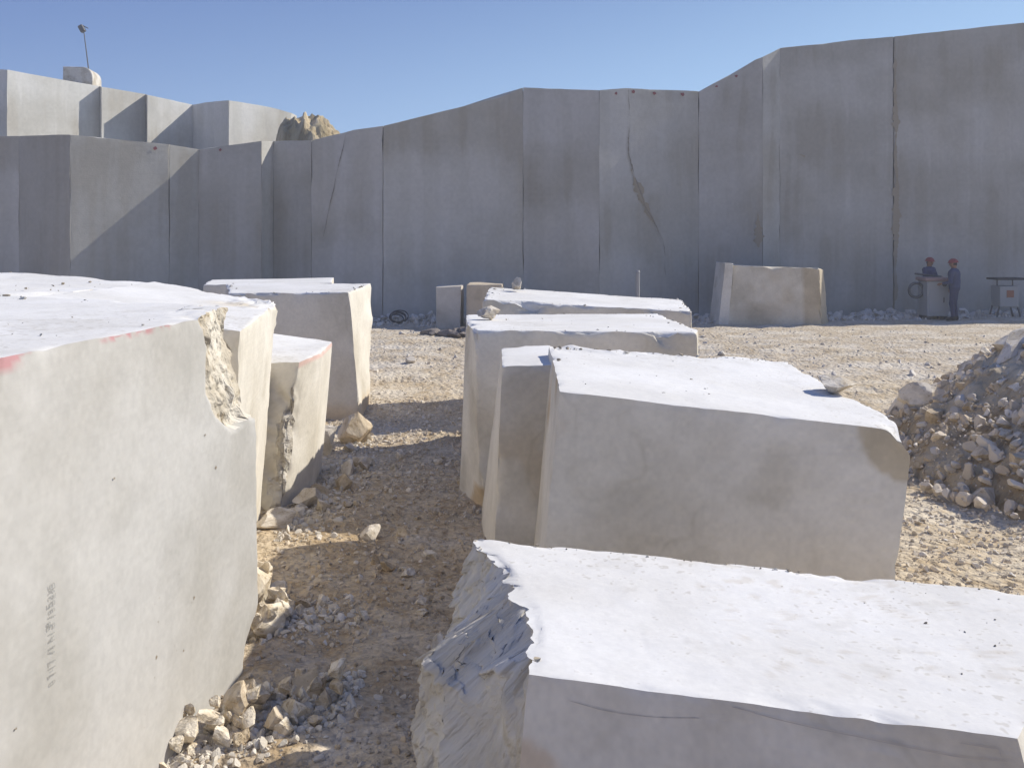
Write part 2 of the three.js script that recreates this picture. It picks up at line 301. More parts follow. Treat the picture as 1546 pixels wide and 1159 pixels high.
const upperPts = pts([[-27.21, 9.10, -35.50], [-22.33, 8.85, -35.00], [-17.60, 8.13, -32.30], [-15.71, 8.05, -35.30], [-15.46, 7.96, -34.90], [-14.46, 7.95, -36.60], [-14.01, 7.77, -35.60], [-12.94, 7.66, -37.50], [-12.17, 7.66, -36.80], [-10.88, 7.56, -35.60], [-9.90, 7.56, -37.17], [-9.11, 7.45, -38.30]]);
function quarryFace(root, P, panels, y0, thick, gap) {
  panels.forEach(([a, b, k, warm, g0, g1], n) => {
    const F = P.slice(a, b + 1).map((p) => p.clone());
    if (g0) F[0].lerp(F[1], g0 / F[0].distanceTo(F[1]));
    if (g1) F[F.length - 1].lerp(F[F.length - 2], g1 / F[F.length - 1].distanceTo(F[F.length - 2]));
    const back = [F[F.length - 1].clone(), F[0].clone()]; back.forEach((p) => { p.z -= thick; });
    const T = [...F, ...back], Bt = T.map((p) => V(p.x, y0, p.z));
    const soft = []; for (let i = 1; i < F.length - 1; i++) soft.push(i);
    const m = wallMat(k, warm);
    const holder = new THREE.Group(); holder.name = 'rock_panel'; root.add(holder);
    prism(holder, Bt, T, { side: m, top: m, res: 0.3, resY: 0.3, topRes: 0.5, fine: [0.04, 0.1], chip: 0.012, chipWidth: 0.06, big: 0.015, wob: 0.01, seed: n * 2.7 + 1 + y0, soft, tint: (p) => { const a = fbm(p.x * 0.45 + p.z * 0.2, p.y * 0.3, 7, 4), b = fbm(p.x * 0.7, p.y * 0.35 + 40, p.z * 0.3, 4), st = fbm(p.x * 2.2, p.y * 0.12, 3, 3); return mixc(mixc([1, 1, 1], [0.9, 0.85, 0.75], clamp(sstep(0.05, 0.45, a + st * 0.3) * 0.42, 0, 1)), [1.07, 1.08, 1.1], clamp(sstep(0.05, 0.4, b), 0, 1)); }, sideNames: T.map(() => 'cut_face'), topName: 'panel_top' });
  });
  // the solid rock behind the panels
  const pos = [], uv = [], col = [], idx = [], zb = -75;
  const q = (a, b, c, d) => { const k = pos.length / 3; for (const p of [a, b, c, d]) { pos.push(p.x, p.y, p.z); uv.push(p.x + p.z * 0.5, p.y + p.z * 0.3); col.push(1, 1, 1); } idx.push(k, k + 1, k + 2, k, k + 2, k + 3); };
  for (let i = 0; i < P.length - 1; i++) {
    const a = P[i].clone(), b = P[i + 1].clone(); a.z -= 0.45; b.z -= 0.45; a.y -= 0.12; b.y -= 0.12;
    const a0 = V(a.x, y0, a.z), b0 = V(b.x, y0, b.z), a1 = V(a.x, a.y, zb), b1 = V(b.x, b.y, zb);
    q(a0, b0, b, a); q(a, b, b1, a1); q(b1, V(b.x, y0, zb), V(a.x, y0, zb), a1);
    if (!i) q(a, a1, V(a.x, y0, zb), a0); if (i === P.length - 2) q(b, b0, V(b.x, y0, zb), b1);
  }
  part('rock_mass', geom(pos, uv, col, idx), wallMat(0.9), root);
}
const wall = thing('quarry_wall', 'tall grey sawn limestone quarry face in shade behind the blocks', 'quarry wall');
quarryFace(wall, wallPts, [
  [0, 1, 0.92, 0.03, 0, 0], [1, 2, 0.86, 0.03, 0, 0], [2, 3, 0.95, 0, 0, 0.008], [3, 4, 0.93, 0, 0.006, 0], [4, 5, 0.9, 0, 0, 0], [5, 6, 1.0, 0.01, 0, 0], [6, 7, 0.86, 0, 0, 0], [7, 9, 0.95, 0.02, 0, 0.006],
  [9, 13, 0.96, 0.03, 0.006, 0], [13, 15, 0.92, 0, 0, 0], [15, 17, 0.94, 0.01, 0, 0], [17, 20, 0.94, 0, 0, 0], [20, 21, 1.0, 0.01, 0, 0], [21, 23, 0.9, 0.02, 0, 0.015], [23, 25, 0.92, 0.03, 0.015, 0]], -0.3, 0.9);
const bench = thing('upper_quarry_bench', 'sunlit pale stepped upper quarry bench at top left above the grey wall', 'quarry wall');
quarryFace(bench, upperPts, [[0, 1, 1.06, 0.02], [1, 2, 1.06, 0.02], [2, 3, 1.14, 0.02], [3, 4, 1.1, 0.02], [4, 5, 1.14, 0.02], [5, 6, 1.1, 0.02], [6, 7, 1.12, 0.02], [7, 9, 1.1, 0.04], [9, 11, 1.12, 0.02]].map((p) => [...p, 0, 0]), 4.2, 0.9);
{ // seams, crack, clay stains and paint dots on the main face
  const on = (i, u, y) => { const a = wallPts[i], b = wallPts[i + 1]; return V(lerp(a.x, b.x, u), y, lerp(a.z, b.z, u)); };
  const nrm = (i) => { const a = wallPts[i], b = wallPts[i + 1]; return V(-(b.z - a.z), 0, b.x - a.x).normalize(); };
  const rb = (name, i, list, jit, mat, lift = 0.024) => {
    const P2 = [], W2 = []; for (let k = 0; k < list.length - 1; k++) { const n = Math.ceil(Math.abs(list[k + 1][1] - list[k][1]) / 0.12); for (let q = 0; q < n; q++) { const t = q / n, y = lerp(list[k][1], list[k + 1][1], t); P2.push(on(i, lerp(list[k][0], list[k + 1][0], t) + (name === 'crack' ? 0.03 : 0.012) * fbm(y * 2.2, i, 4, 4), y)); W2.push(lerp(list[k][2], list[k + 1][2], t) * clamp(0.75 + 1.6 * fbm(y * 3, i * 3, 9, 3), 0.1, 1.8)); } }
    return part(name, ribbon(P2, W2, nrm(i), jit, lift, false), mat, wall);
  };
  rb('crack', 16, [[0.0, 6.4, 0.014], [0.02, 5.6, 0.014], [-0.02, 4.6, 0.012], [0.05, 4.1, 0.02], [0.22, 3.2, 0.012], [0.48, 2.2, 0.01], [0.52, 1.1, 0.008]], 0.7, M.crack);
  rb('clay_stain', 16, [[0.02, 4.2, 0.02], [0.09, 3.8, 0.09], [0.2, 3.3, 0.1], [0.28, 2.95, 0.05], [0.36, 2.6, 0.015]], 0.5, M.clay, 0.02);
  rb('crack', 7, [[0.8, 5.1, 0.014], [0.55, 3.8, 0.012], [0.28, 2.2, 0.01]], 0.6, M.crack);
  rb('clay_stain', 23, [[0.01, 8.1, 0.05], [0.01, 6.2, 0.05], [0.012, 4.8, 0.09], [0.02, 3.9, 0.16], [0.018, 3.0, 0.1], [0.01, 1.6, 0.06], [0.01, 0.3, 0.05]], 0.35, M.clay);
  rb('clay_stain', 19, [[0.4, 3.0, 0.02], [0.4, 2.2, 0.12], [0.45, 1.9, 0.03]], 0.5, M.clay);
  rb('clay_stain', 21, [[0.2, 4.7, 0.01], [0.26, 4.62, 0.05], [0.31, 4.58, 0.01]], 0.5, M.clay);
  for (const [i, u, dy, r] of [[2, 0.85, 0.14, 0.09], [4, 0.35, 0.1, 0.08], [15, 0.55, 0.12, 0.08], [16, 0.05, 0.1, 0.09], [16, 0.35, 0.12, 0.08], [16, 0.75, 0.12, 0.1], [17, 0.6, 0.12, 0.06], [18, 0.3, 0.14, 0.07]]) { const p = on(i, u, lerp(wallPts[i].y, wallPts[i + 1].y, u) - dy); part('paint_mark', blob(p, r * 0.75, r * 0.6, nrm(i), V(0, 1, 0), 0.024), M.redPaint, wall); }
}
// rubble spilling off the end of the upper bench
{
  const pos = [], uv = [], col = [], idx = [], n = 60; const c = V(-7.1, 4.6, -35.6);
  for (let j = 0; j <= n; j++) for (let i = 0; i <= n; i++) {
    const u = i / n * 2 - 1, v = j / n * 2 - 1, x = c.x + u * 2.2, z = c.z + v * 2.6, r = Math.hypot(u, v);
    const prof = u < -0.1 ? 1 - 0.35 * (u + 0.1) * (u + 0.1) : 1 - 1.05 * (u + 0.1) ;
    const h = 2.15 * Math.max(0, Math.min(1, prof)) * sstep(1.05, 0.35, Math.abs(v)) * sstep(1.0, 0.8, r) + (0.35 * broke(x, 0, z, 1.1) + 0.3 * fbm(x * 1.5, 0, z * 1.5, 5)) * sstep(1, 0.6, r);
    pos.push(x, c.y + h, z); uv.push(x, z); const t = clamp(0.5 + fbm(x * 1.6, 4, z * 1.6, 3) * 1.6, 0, 1); col.push(...mixc([0.95, 0.84, 0.62], [0.5, 0.42, 0.25], t));
  }
  for (let j = 0; j < n; j++) for (let i = 0; i < n; i++) { const k = j * (n + 1) + i; idx.push(k, k + n + 1, k + 1, k + 1, k + n + 1, k + n + 2); }
  top('rock_mound', geom(pos, uv, col, idx), M.broken, 'brownish rough rock mound spilling down at the end of the upper bench', 'rock mound');
}
{ // squared stone and a leaning pole on the upper bench
  const b = thing('stone_block', 'grey squared stone with rounded corner sitting on the sunlit upper bench', 'stone block', [-16.5, 7.85, -35.6]);
  const shp = new THREE.Shape(); shp.moveTo(-0.52, 0); shp.lineTo(0.5, 0); shp.lineTo(0.5, 0.5); shp.quadraticCurveTo(0.48, 0.82, 0.2, 0.86); shp.lineTo(-0.5, 0.86); shp.lineTo(-0.52, 0);
  const g = new THREE.ExtrudeGeometry(shp, { depth: 1.0, bevelEnabled: true, bevelSize: 0.04, bevelThickness: 0.04, bevelSegments: 2, curveSegments: 10 }); g.translate(0, 0, -0.5); g.rotateY(0.12);
  part('sawn_body', g, M.rock, b); 
  const p = thing('lamp_pole', 'thin dark leaning pole with small lamp head on the upper bench', 'lamp pole', [-16.75, 7.75, -37.0]);
  const shaft = new THREE.CylinderGeometry(0.018, 0.032, 2.95, 8); shaft.translate(0, 1.47, 0); shaft.rotateZ(0.125); part('shaft', shaft, M.steel, p);
  const hd = new RoundedBoxGeometry(0.2, 0.3, 0.18, 2, 0.04); hd.rotateZ(0.5); hd.translate(-0.4, 2.86, 0.05); part('lamp_head', hd, M.steel, p);
  const br = new THREE.CylinderGeometry(0.02, 0.02, 0.3, 6); br.rotateZ(1.1); br.translate(-0.3, 2.95, 0.02); part('bracket', br, M.steel, p);
}

// ------------------------------------------------------------------ limestone blocks
const GRP = 'sawn limestone blocks on the quarry floor';
function block(label, B, T, o, name = 'limestone_block') {
  const g = thing(name, label, 'stone block', [0, 0, 0], GRP);
  const r = prism(g, pts(B), pts(T), { side: M.cream, top: M.dust, ...o }); r.root = g; return r;
}
const soil = [0.72, 0.56, 0.38];
const stain = (p, k, f, th) => sstep(th, th + 0.22, fbm(p.x * f + k, p.y * f, p.z * f + k, 4));
// nearest block on the left: its long face looks right, the far top corner broken away
const blkA = block('large pale grey block at left edge, with red marks and handwriting, nearest on left',
  [[-1.68, -0.15, -1.7], [-1.355, -0.15, -4.97], [-3.4, -0.15, -6.1], [-6.5, -0.15, -4.2], [-6.2, -0.15, -1.5]], [[-1.68, 1.885, -1.7], [-1.37, 1.885, -4.95], [-3.31, 1.89, -5.95], [-6.5, 1.9, -4.2], [-6.2, 1.9, -1.5]],
  { sideMats: [M.grey], res: 0.02, topRes: 0.06, chip: 0.008, big: 0.012, wob: 0.003, seed: 4, skip: [2, 3, 4],
    tint: (p, i) => {
      if (i !== 0 && i !== -1) return [1, 1, 1];
      const ed = i === 0 ? 1.885 - p.y : 0, s = -p.z, n = fbm(p.x * 20, p.y * 20, p.z * 20, 3);
      if (i === 0) {
        let c = [1, 1, 1]; const n2 = fbm(p.z * 26, p.y * 60, 3, 3), red = (a, b, w) => sstep(a - 0.02, a + 0.03, s + n2 * 0.08) * sstep(b + 0.02, b - 0.02, s + n2 * 0.08) * sstep(w, w * 0.7, ed + n2 * 0.03) * sstep(-0.32, -0.05, n2);
        c = mixc(c, [0.98, 0.4, 0.47], clamp(red(2.6, 2.98, 0.05) + red(3.42, 3.82, 0.02) + red(3.88, 3.98, 0.012), 0, 1) * 0.75);
        const ch = chipA(p.x, p.y, p.z); return ch > 0.5 ? [1.1, 1.08, 1.03] : c;
      } return [1, 1, 1];
    },
    split: (p, i) => i === 0 && chipA(p.x, p.y, p.z) > 0.5,
    shape: (p, x, y, z) => { const c = chipA(x, y, z); if (c > 0) { const r = broke(x, y, z, 9), r2 = broke(x + 9, y, z, 13); p.x -= c * (0.022 + 0.11 * sstep(1.2, 1.85, y) * sstep(-4.3, -4.9, z) + r * 0.022); p.z += c * (r2 * 0.015 + 0.07 * sstep(-4.6, -4.95, z)); p.y += c * r2 * 0.01; }
      if (z < -4.6 && y < 0.32) { const k = sstep(-4.7, -5.0, z) * sstep(0.32, 0.05, y); p.x -= k * (0.05 + 0.05 * fbm(x * 5, y * 5, z * 5)); p.z += 0.18 * k; } } });
function chipA(x, y, z) { // the broken corner: 0..1
  if (z > -3.9 || z < -5.3) return 0;
  const s = -z, e = fbm(x * 3, y * 3 + 7, z * 3, 3) * 0.1, left = 4.28 + (1.885 - y) * 0.04 + e * 0.7, lo = 1.27 + clamp(4.92 - s, 0, 0.6) * 0.2 + 0.8 * Math.max(0, 0.13 - (s - left)) + e;
  return sstep(left, left + 0.035, s) * sstep(lo, lo + 0.025, y) * sstep(-1.72, -1.55, x);
}
{ // handwriting, rust pits
  const up = V(0, 1, 0), a = V(-1.68, 0, -1.7), b = V(-1.365, 0, -4.97), nr = V(-(b.z - a.z), 0, b.x - a.x).normalize(), dir = b.clone().sub(a).normalize();
  const at = (z, y) => { const t = (z - a.z) / (b.z - a.z); return V(lerp(a.x, b.x, t), y, z); };
  const cv = document.createElement('canvas'); cv.width = 128; cv.height = 1024; const x = cv.getContext('2d');
  x.fillStyle = '#000'; x.fillRect(0, 0, 128, 1024); x.strokeStyle = '#fff'; x.lineWidth = 8; x.lineCap = 'round'; x.fillStyle = '#fff'; x.translate(64, 1010); x.rotate(-Math.PI / 2); x.font = '84px sans-serif';
  let px = 0; for (const ch of '01\u00b7/7 /I A/3\u00b0/952x5') { x.save(); x.translate(px, 30 + rr(-8, 8)); x.rotate(rr(-0.22, 0.22)); const k = rr(0.8, 1.15); x.scale(k, k); x.lineWidth = 3; x.strokeText(ch, 0, 0); x.restore(); px += x.measureText(ch).width + 8; }
  const tx = new THREE.CanvasTexture(cv); const mt = std({ color: new THREE.Color().setRGB(0.26, 0.26, 0.25), opacity: 0.8, alphaMap: tx, transparent: true });
  const c0 = at(-2.98, 0.885 + 0.36), hw = 0.036, hh = 0.205, pos = [], q = [[-1, -1], [1, -1], [1, 1], [-1, 1]];
  const cc = at(-3.1, 0.955);
  for (const [i, j] of q) { const v = cc.clone().addScaledVector(dir, i * hw).addScaledVector(up, j * hh).addScaledVector(nr, 0.0055); pos.push(v.x, v.y, v.z); }
  part('handwriting', geom(pos, [0, 0, 1, 0, 1, 1, 0, 1], null, [0, 1, 2, 0, 2, 3]), mt, blkA.root);
  const gs = []; for (let i = 0; i < 26; i++) { const z = i < 20 ? -rr(3.55, 4.2) : -rr(2.9, 4.6), y = i < 20 ? rr(0.15, 0.8) : rr(0.3, 1.5), r = Math.pow(rnd(), 3) * 0.009 + 0.0018; gs.push(blob(at(z, y), r * rr(1, 1.6), r * rr(0.7, 1.5), nr, up, 0.0045)); }
  part('rust_pits', mergeGeometries(gs), M.pit, blkA.root).userData.kind = 'stuff';
}
block('broad white topped block far left, behind the large grey one', [[-3.35, -0.15, -6.35], [-3.3, -0.15, -8.6], [-5.3, -0.15, -9.5], [-8.2, -0.15, -8.4], [-6.2, -0.15, -5.2]], [[-3.35, 1.86, -6.35], [-3.2, 1.83, -8.6], [-5.25, 1.91, -9.5], [-8.2, 1.95, -8.4], [-6.2, 1.88, -5.2]], { res: 0.12, chip: 0.03, big: 0.06, wob: 0.02, seed: 8 });
block('white block with sunlit narrow side, tucked just behind the large grey one', [[-1.72, -0.15, -5.6], [-2.03, -0.15, -7.42], [-3.2, -0.15, -8.3], [-3.2, -0.15, -5.95]], [[-1.645, 1.69, -5.6], [-1.88, 1.73, -7.4], [-3.2, 1.87, -8.3], [-3.2, 1.86, -5.95]],
  { res: 0.05, chip: 0.03, big: 0.07, wob: 0.006, seed: 15,
    tint: (p, i) => { const k = i === -1 ? sstep(-6.6, -7.2, p.z) * sstep(-2.5, -2.0, p.x) * stain(p, 3, 3, -0.1) : 0; return mixc([1, 1, 1], [0.86, 0.76, 0.6], k); },
    shape: (p, x, y, z) => { const k = sstep(-6.6, -7.3, z) * sstep(1.4, 1.7, y) * sstep(-2.4, -1.95, x); p.y += k * (0.035 * broke(x, y, z, 8) - 0.01); p.x += k * 0.03 * broke(x + 9, y, z, 8); } });
block('low block with cracked edge and red line on its sunlit side', [[-1.93, -0.15, -7.55], [-1.8, -0.15, -8.25], [-1.88, -0.15, -9.1], [-2.9, -0.15, -9.25], [-2.9, -0.15, -7.6]], [[-1.72, 1.25, -7.5], [-1.68, 1.25, -8.2], [-1.76, 1.24, -9.1], [-2.7, 1.36, -9.2], [-2.75, 1.27, -7.55]],
  { res: 0.05, chip: 0.035, big: 0.05, seed: 23, soft: [1],
    tint: (p, i) => { if (i > 1 && i !== 4) return [1, 1, 1]; const red = i < 2 && i >= 0 ? sstep(0.045, 0.02, Math.abs(1.235 - p.y)) : 0; return mixc([1, 1, 1], [1, 0.6, 0.62], red * 0.6); },
    split: (p, i) => { const e = 0.07 * fbm(p.y * 4, 2, 3, 3) + 0.05 + 0.05 * sstep(0.9, 0.6, p.y), cx = lerp(-1.93, -1.72, (p.y + 0.15) / 1.4); return p.y < 1.02 && (i === 0 ? p.z > -7.52 - e : i === 4 && p.x > cx - e * 0.8); },
    shape: (p, x, y, z) => { const k = sstep(-7.75, -7.55, z) * sstep(1.15, 0.9, y) * sstep(-2.3, -1.85, x); if (k > 0) { p.x += k * (broke(x, y, z, 6) * 0.04 - 0.03); p.z += k * (broke(x + 8, y, z, 6) * 0.05 - 0.05); } } });
block('tall block with shaded front and bright right side, farthest of the left row', [[-1.885, -0.15, -11.6], [-1.94, -0.15, -12.5], [-4.0, -0.15, -13], [-3.7, -0.15, -11.7]], [[-2.04, 1.58, -11.6], [-1.94, 1.635, -12.8], [-4.02, 1.62, -13], [-3.61, 1.55, -11.8]],
  { res: 0.07, chip: 0.03, big: 0.05, seed: 31, tint: (p, i) => mixc([1, 1, 1], [1, 0.86, 0.68], i === 3 || i === 0 ? sstep(0.3, 0.05, p.y + 0.12 * fbm(p.x * 5, p.y * 5, p.z * 5, 3)) : 0),
    shape: (p, x, y, z) => { const k = sstep(-12.2, -12.8, z) * sstep(-2.6, -2, x); p.x += k * 0.07 * fbm(x * 2, y * 3.5, z * 2 + 5, 4); } });
block('block behind the far left one, only its white top showing', [[-2.6, -0.15, -13.5], [-2.8, -0.15, -14.7], [-4.9, -0.15, -14.7], [-4.5, -0.15, -13.5]], [[-2.62, 1.605, -13.5], [-2.81, 1.64, -14.6], [-4.75, 1.6, -14.6], [-4.5, 1.58, -13.5]], { res: 0.12, seed: 37 });
// right-hand row
block('block with a flat white top and chamfered left corner, third from front on right', [[1.56, -0.15, -7.75], [1.7, -0.15, -8.3], [1.62, -0.15, -10.3], [-0.58, -0.15, -10.6], [-0.475, -0.15, -8.33], [-0.25, -0.15, -7.64]], [[1.56, 1.46, -7.8], [1.67, 1.43, -8.3], [1.6, 1.425, -10.2], [-0.51, 1.4, -10.4], [-0.42, 1.475, -8.5], [-0.32, 1.48, -7.8]],
  { res: 0.05, chip: 0.035, big: 0.05, seed: 43, tint: (p, i) => { if (i < 0) return [1, 1, 1]; const k = sstep(0.95, 0.2, p.y) * stain(p, 5, 2.2, -0.05) * sstep(0.2, -0.2, p.x); return mixc([1, 1, 1], [0.78, 0.62, 0.42], k * 0.9); } });
block('block with tilted white top behind the flat topped one, farthest of the right row', [[2.2, -0.15, -11.2], [2.42, -0.15, -12.9], [-0.34, -0.15, -13.2], [-0.4, -0.15, -11.5]], [[2.18, 1.37, -11.2], [2.37, 1.4, -12.9], [-0.31, 1.56, -13.2], [-0.37, 1.49, -11.5]],
  { res: 0.08, chip: 0.05, big: 0.1, wob: 0.012, seed: 51 });
block('small shaded block by the far wall, left one of a close pair', [[-1.3, -0.15, -23.3], [-1.25, -0.15, -24.1], [-2.0, -0.15, -24.2], [-1.9, -0.15, -23.4]], [[-1.28, 1.05, -23.3], [-1.25, 1.06, -24.1], [-1.95, 1.03, -24.2], [-1.92, 1.02, -23.4]], { res: 0.12, seed: 57, top: M.cream, tint: () => [0.85, 0.84, 0.84] });
block('small brownish block by the far wall, right one of a close pair', [[-0.22, -0.15, -22.8], [-0.16, -0.15, -24], [-1.08, -0.15, -24.1], [-1.15, -0.15, -23]], [[-0.24, 1.12, -22.8], [-0.22, 1.12, -24], [-1.08, 1.12, -24.1], [-1.13, 1.1, -23]], { res: 0.12, seed: 59, top: M.cream, tint: () => [0.82, 0.74, 0.64] });
const brownStainTint = (p, i) => { if (i < 0) return [1, 1, 1]; const k = sstep(0.02, 0.3, fbm(p.x * 1.7, p.y * 1.7, p.z * 1.7 + 2, 4) - sstep(0.35, 0.9, p.x) * 0.5 - 0.05); return mixc([1, 1, 1], [0.8, 0.64, 0.42], k * 0.7); };  // blotchy brown stain on the block sides, thinning towards the right
block('large tilted block with speckled white top and brown corner patch, right of the aisle', [[1.78, -0.15, -4.5], [1.86, -0.15, -6.5], [0.12, -0.15, -6.7], [0.1, -0.15, -4.9]], [[1.95, 1.31, -4.5], [1.98, 1.39, -6.5], [0.27, 1.475, -6.7], [0.253, 1.445, -4.9]],
  { res: 0.03, topRes: 0.06, chip: 0.01, big: 0.025, wob: 0.005, seed: 63, sideMats: [M.cream, M.cream, M.cream, M.cream],
    tint: (p, i) => { if (i < 0) return [1, 1, 1]; const c = brownStainTint(p, i), e = fbm(p.x * 6, p.y * 6, p.z * 6, 3) * 0.05, r = Math.hypot((p.x - 1.92) / 1.1, p.y - 1.26 ) + e; return i === 3 ? mixc(c, [0.72, 0.64, 0.5], sstep(0.2, 0.185, r) * 0.85) : c; },
    shape: (p, x, y, z) => { const k = sstep(-4.9, -5.6, z) * sstep(1.6, 1.9, x) * sstep(0.9, 1.3, y); p.x -= k * (0.02 + 0.07 * Math.max(0, fbm(z * 3, 1, 5, 4) + 0.2)); const c = sstep(0.13, 0, Math.hypot(x - 1.95, y - 1.31)) * sstep(-4.75, -4.5, z); p.x -= c * 0.05; p.y -= c * 0.045;
      const b = sstep(-6.3, -6.7, z) * sstep(1.2, 1.4, y); p.z += b * 0.12 * fbm(x * 3, 2, z * 3, 4); p.y += b * 0.03 * fbm(x * 9, 2, z * 9, 3); } });
block('narrow stone slab wedged against the left side of the large tilted block', [[0.2, -0.15, -6.2], [0.2, -0.15, -7.4], [-0.27, -0.15, -7.4], [-0.13, -0.15, -6.2]], [[0.3, 1.41, -6.2], [0.3, 1.4, -7.4], [-0.085, 1.39, -7.4], [-0.07, 1.395, -6.2]],
  { res: 0.045, chip: 0.02, big: 0.03, seed: 71, tint: (p, i) => { if (i !== 3) return [1, 1, 1]; const k = sstep(0.0, 0.3, fbm(p.x * 3.2, p.y * 3.2 + 9, p.z, 4) + 0.12) * sstep(0.15, 0.35, p.y) * sstep(1.1, 0.85, p.y); return mixc([1, 1, 1], [0.88, 0.78, 0.64], k * 0.5); } });
// nearest block on the right, its left end broken rough
const blkG = block('nearest block at bottom right with broad white top and rough broken left end', [[1.62, -0.15, -2.5], [2.5, -0.15, -3.55], [-0.44, -0.15, -4.3], [-0.46, -0.15, -3.2], [-0.05, -0.15, -2.85]], [[1.41, 0.86, -2.58], [2.25, 0.86, -3.57], [-0.17, 0.86, -4.3], [0.04, 0.86, -3.5], [0.05, 0.86, -2.96]],
  { res: 0.025, resY: 0.0085, resSide: { 2: 0.0085, 3: 0.0085 }, topRes: 0.05, chip: 0.008, big: 0.012, wob: 0.003, seed: 79, soft: [3],
    sideNames: ['sawn_side', 'sawn_side', 'broken_end', 'broken_end', 'sawn_side'], sideMats: [M.cream, M.cream, M.broken, M.broken, M.cream],
    tint: (p, i) => (i === 2 || i === 3 ? [0.98, 1, 1.04] : i === 4 ? mixc([1, 1, 1], [0.9, 0.8, 0.7], stain(p, 2, 4, 0.02) * sstep(0.5, 0.1, p.x)) : i === -1 ? mixc([1, 1, 1], [0.62, 0.52, 0.38], stain(p, 6, 17, 0.16) * sstep(0.6, 0.9, p.x) * sstep(2.1, 1.7, p.x) * sstep(-2.8, -3.0, p.z) * 0.28) : [1, 1, 1]),
    shape: (p, x, y, z) => {
      const y1 = clamp(y / 0.86, 0, 1), d = -z, tx = d > 3.5 ? lerp(0.04, -0.17, clamp((d - 3.5) / 0.8, 0, 1)) : 0.045, bx = d > 3.2 ? lerp(-0.46, -0.44, clamp((d - 3.2) / 1.1, 0, 1)) : lerp(-0.05, -0.46, clamp((d - 2.85) / 0.35, 0, 1));
      const surf = lerp(bx, tx, y1), k = sstep(surf + 0.07, surf + 0.012, x) * sstep(2.94, 3.06, d); if (k <= 0) return;
      const rim = sstep(0.965, 1, y1), dy = 0.86 - y, sh = 0.09 * fbm(3, y * 2, z * 4, 3), top1 = 0.04 + sh, kn = 0.27 + sh;
      const sp = dy < top1 ? dy * 0.15 : dy < kn ? 0.006 + (dy - top1) * 1.65 : 0.385 + (dy - kn) * 0.15;   // a shoulder: steep, then sloping out, then steep
      const lin = (tx - bx) * (1 - y1), mixS = sstep(4.05, 3.6, d) * sstep(3.0, 3.2, d), want = lerp(lin, Math.min(sp, 0.5), mixS), X = x + (lin - want) * 1.0;
      const Y = y + (lin - want) * 0.9, q = broke(X, y, z, 4.2), f = broke(X * 0.5 + 3, Y, z, 9), h = fbm(X * 12, Y * 24, z * 24, 3);
      p.x += k * (lin - want + q * 0.045 * (1 - rim * 0.3) + f * 0.024 * (1 - rim * 0.7) + 0.022 * h * (1 - rim) + 0.1 * fbm(1, 2, z * 3.3, 4));
      p.z += k * f * 0.015 * (1 - rim); p.y += k * (q * 0.02 + f * 0.02 + 0.02 * h) * (1 - rim) - k * rim * 0.006;
    } });
{ // pencil lines on its front
  const a = V(1.41, 0, -2.58), b = V(0.05, 0, -2.96), at = (t, v) => blkG.sideAt(4, 1 - t, v), nr = V(-0.27, 0.06, 0.96).normalize();
  const ln = (list, w) => part('pencil_line', ribbon(list.map(([t, v]) => at(t, v)), list.map(() => w), nr, 0.6, 0.0045), M.pencil, blkG.root);
  ln([[0.98, 0.78], [0.985, 0.8], [0.93, 0.955]].slice(0, 0).concat([[0.03, 0.935], [0.12, 0.93], [0.28, 0.945], [0.45, 0.965], [0.55, 0.985]]), 0.001);
  ln([[0.04, 0.965], [0.11, 0.968]], 0.0009); ln([[0.04, 0.945], [0.04, 0.965]], 0.0009);
  ln([[0.62, 0.94], [0.72, 0.925], [0.82, 0.925], [0.9, 0.94]], 0.0009);
}
// far slab and block standing before the wall
block('long shaded block standing before the far wall, right of centre', [[8.1, -0.15, -24.2], [8.45, -0.15, -24.7], [8.3, -0.15, -25.9], [5.7, -0.15, -25.6], [5.62, -0.15, -24.15]], [[8.02, 1.48, -24.2], [8.28, 1.42, -24.6], [8.2, 1.4, -25.8], [5.85, 1.55, -25.5], [5.78, 1.55, -24.2]],
  { res: 0.12, chip: 0.04, big: 0.06, seed: 83, tint: (p, i) => mixc([0.95, 0.93, 0.88], [0.72, 0.63, 0.48], i === 0 || (i === 4 && p.x > 7.6) ? 0.8 : stain(p, 4, 1.5, 0.05) * 0.5), top: M.cream });
block('thin pale upright slab leaning on the left end of the far block', [[5.6, -0.15, -24.05], [5.58, -0.15, -25.2], [5.34, -0.15, -25.2], [5.34, -0.15, -24.05]], [[5.76, 1.6, -24.1], [5.74, 1.6, -25.2], [5.55, 1.62, -25.2], [5.55, 1.62, -24.1]], { res: 0.12, chip: 0.02, seed: 89, tint: () => [1, 1, 1] }, 'limestone_slab');

// ------------------------------------------------------------------ single stones
function rock(label, pos, s, k, mat, group, rot) {
  const m = top('rock', ROCKS[k % ROCKS.length], rockMats[mat], label, 'rock', group);
  m.position.set(...pos); m.scale.set(...s); m.rotation.set(...(rot || [rr(0, 6.28), rr(0, 6.28), rr(0, 6.28)])); return m;
}
rock('oval grey stone lying on the right edge of the tilted white topped block', [1.88, 1.395, -5.4], [0.15, 0.06, 0.12], 6, 4, null, [0.05, 0.5, -0.12]);
rock('rounded grey stone on the left front corner of the flat topped block', [-0.25, 1.525, -9.2], [0.13, 0.085, 0.12], 1, 4, null, [0, 1, 0]);
rock('small stone standing on the farthest white block top', [0.06, 1.61, -12.7], [0.085, 0.1, 0.08], 2, 0, null, [0, 2, 0.3]);
rock('brown boulder just behind the far right corner of the tilted block', [4.55, 0.24, -10.6], [0.34, 0.33, 0.34], 3, 0, null, [0.2, 0.4, 0.1]);
rock('squarish boulder at the foot of the tall left block', [-1.72, 0.12, -10.2], [0.2, 0.21, 0.2], 4, 1, null, [0, 0.5, 0]);
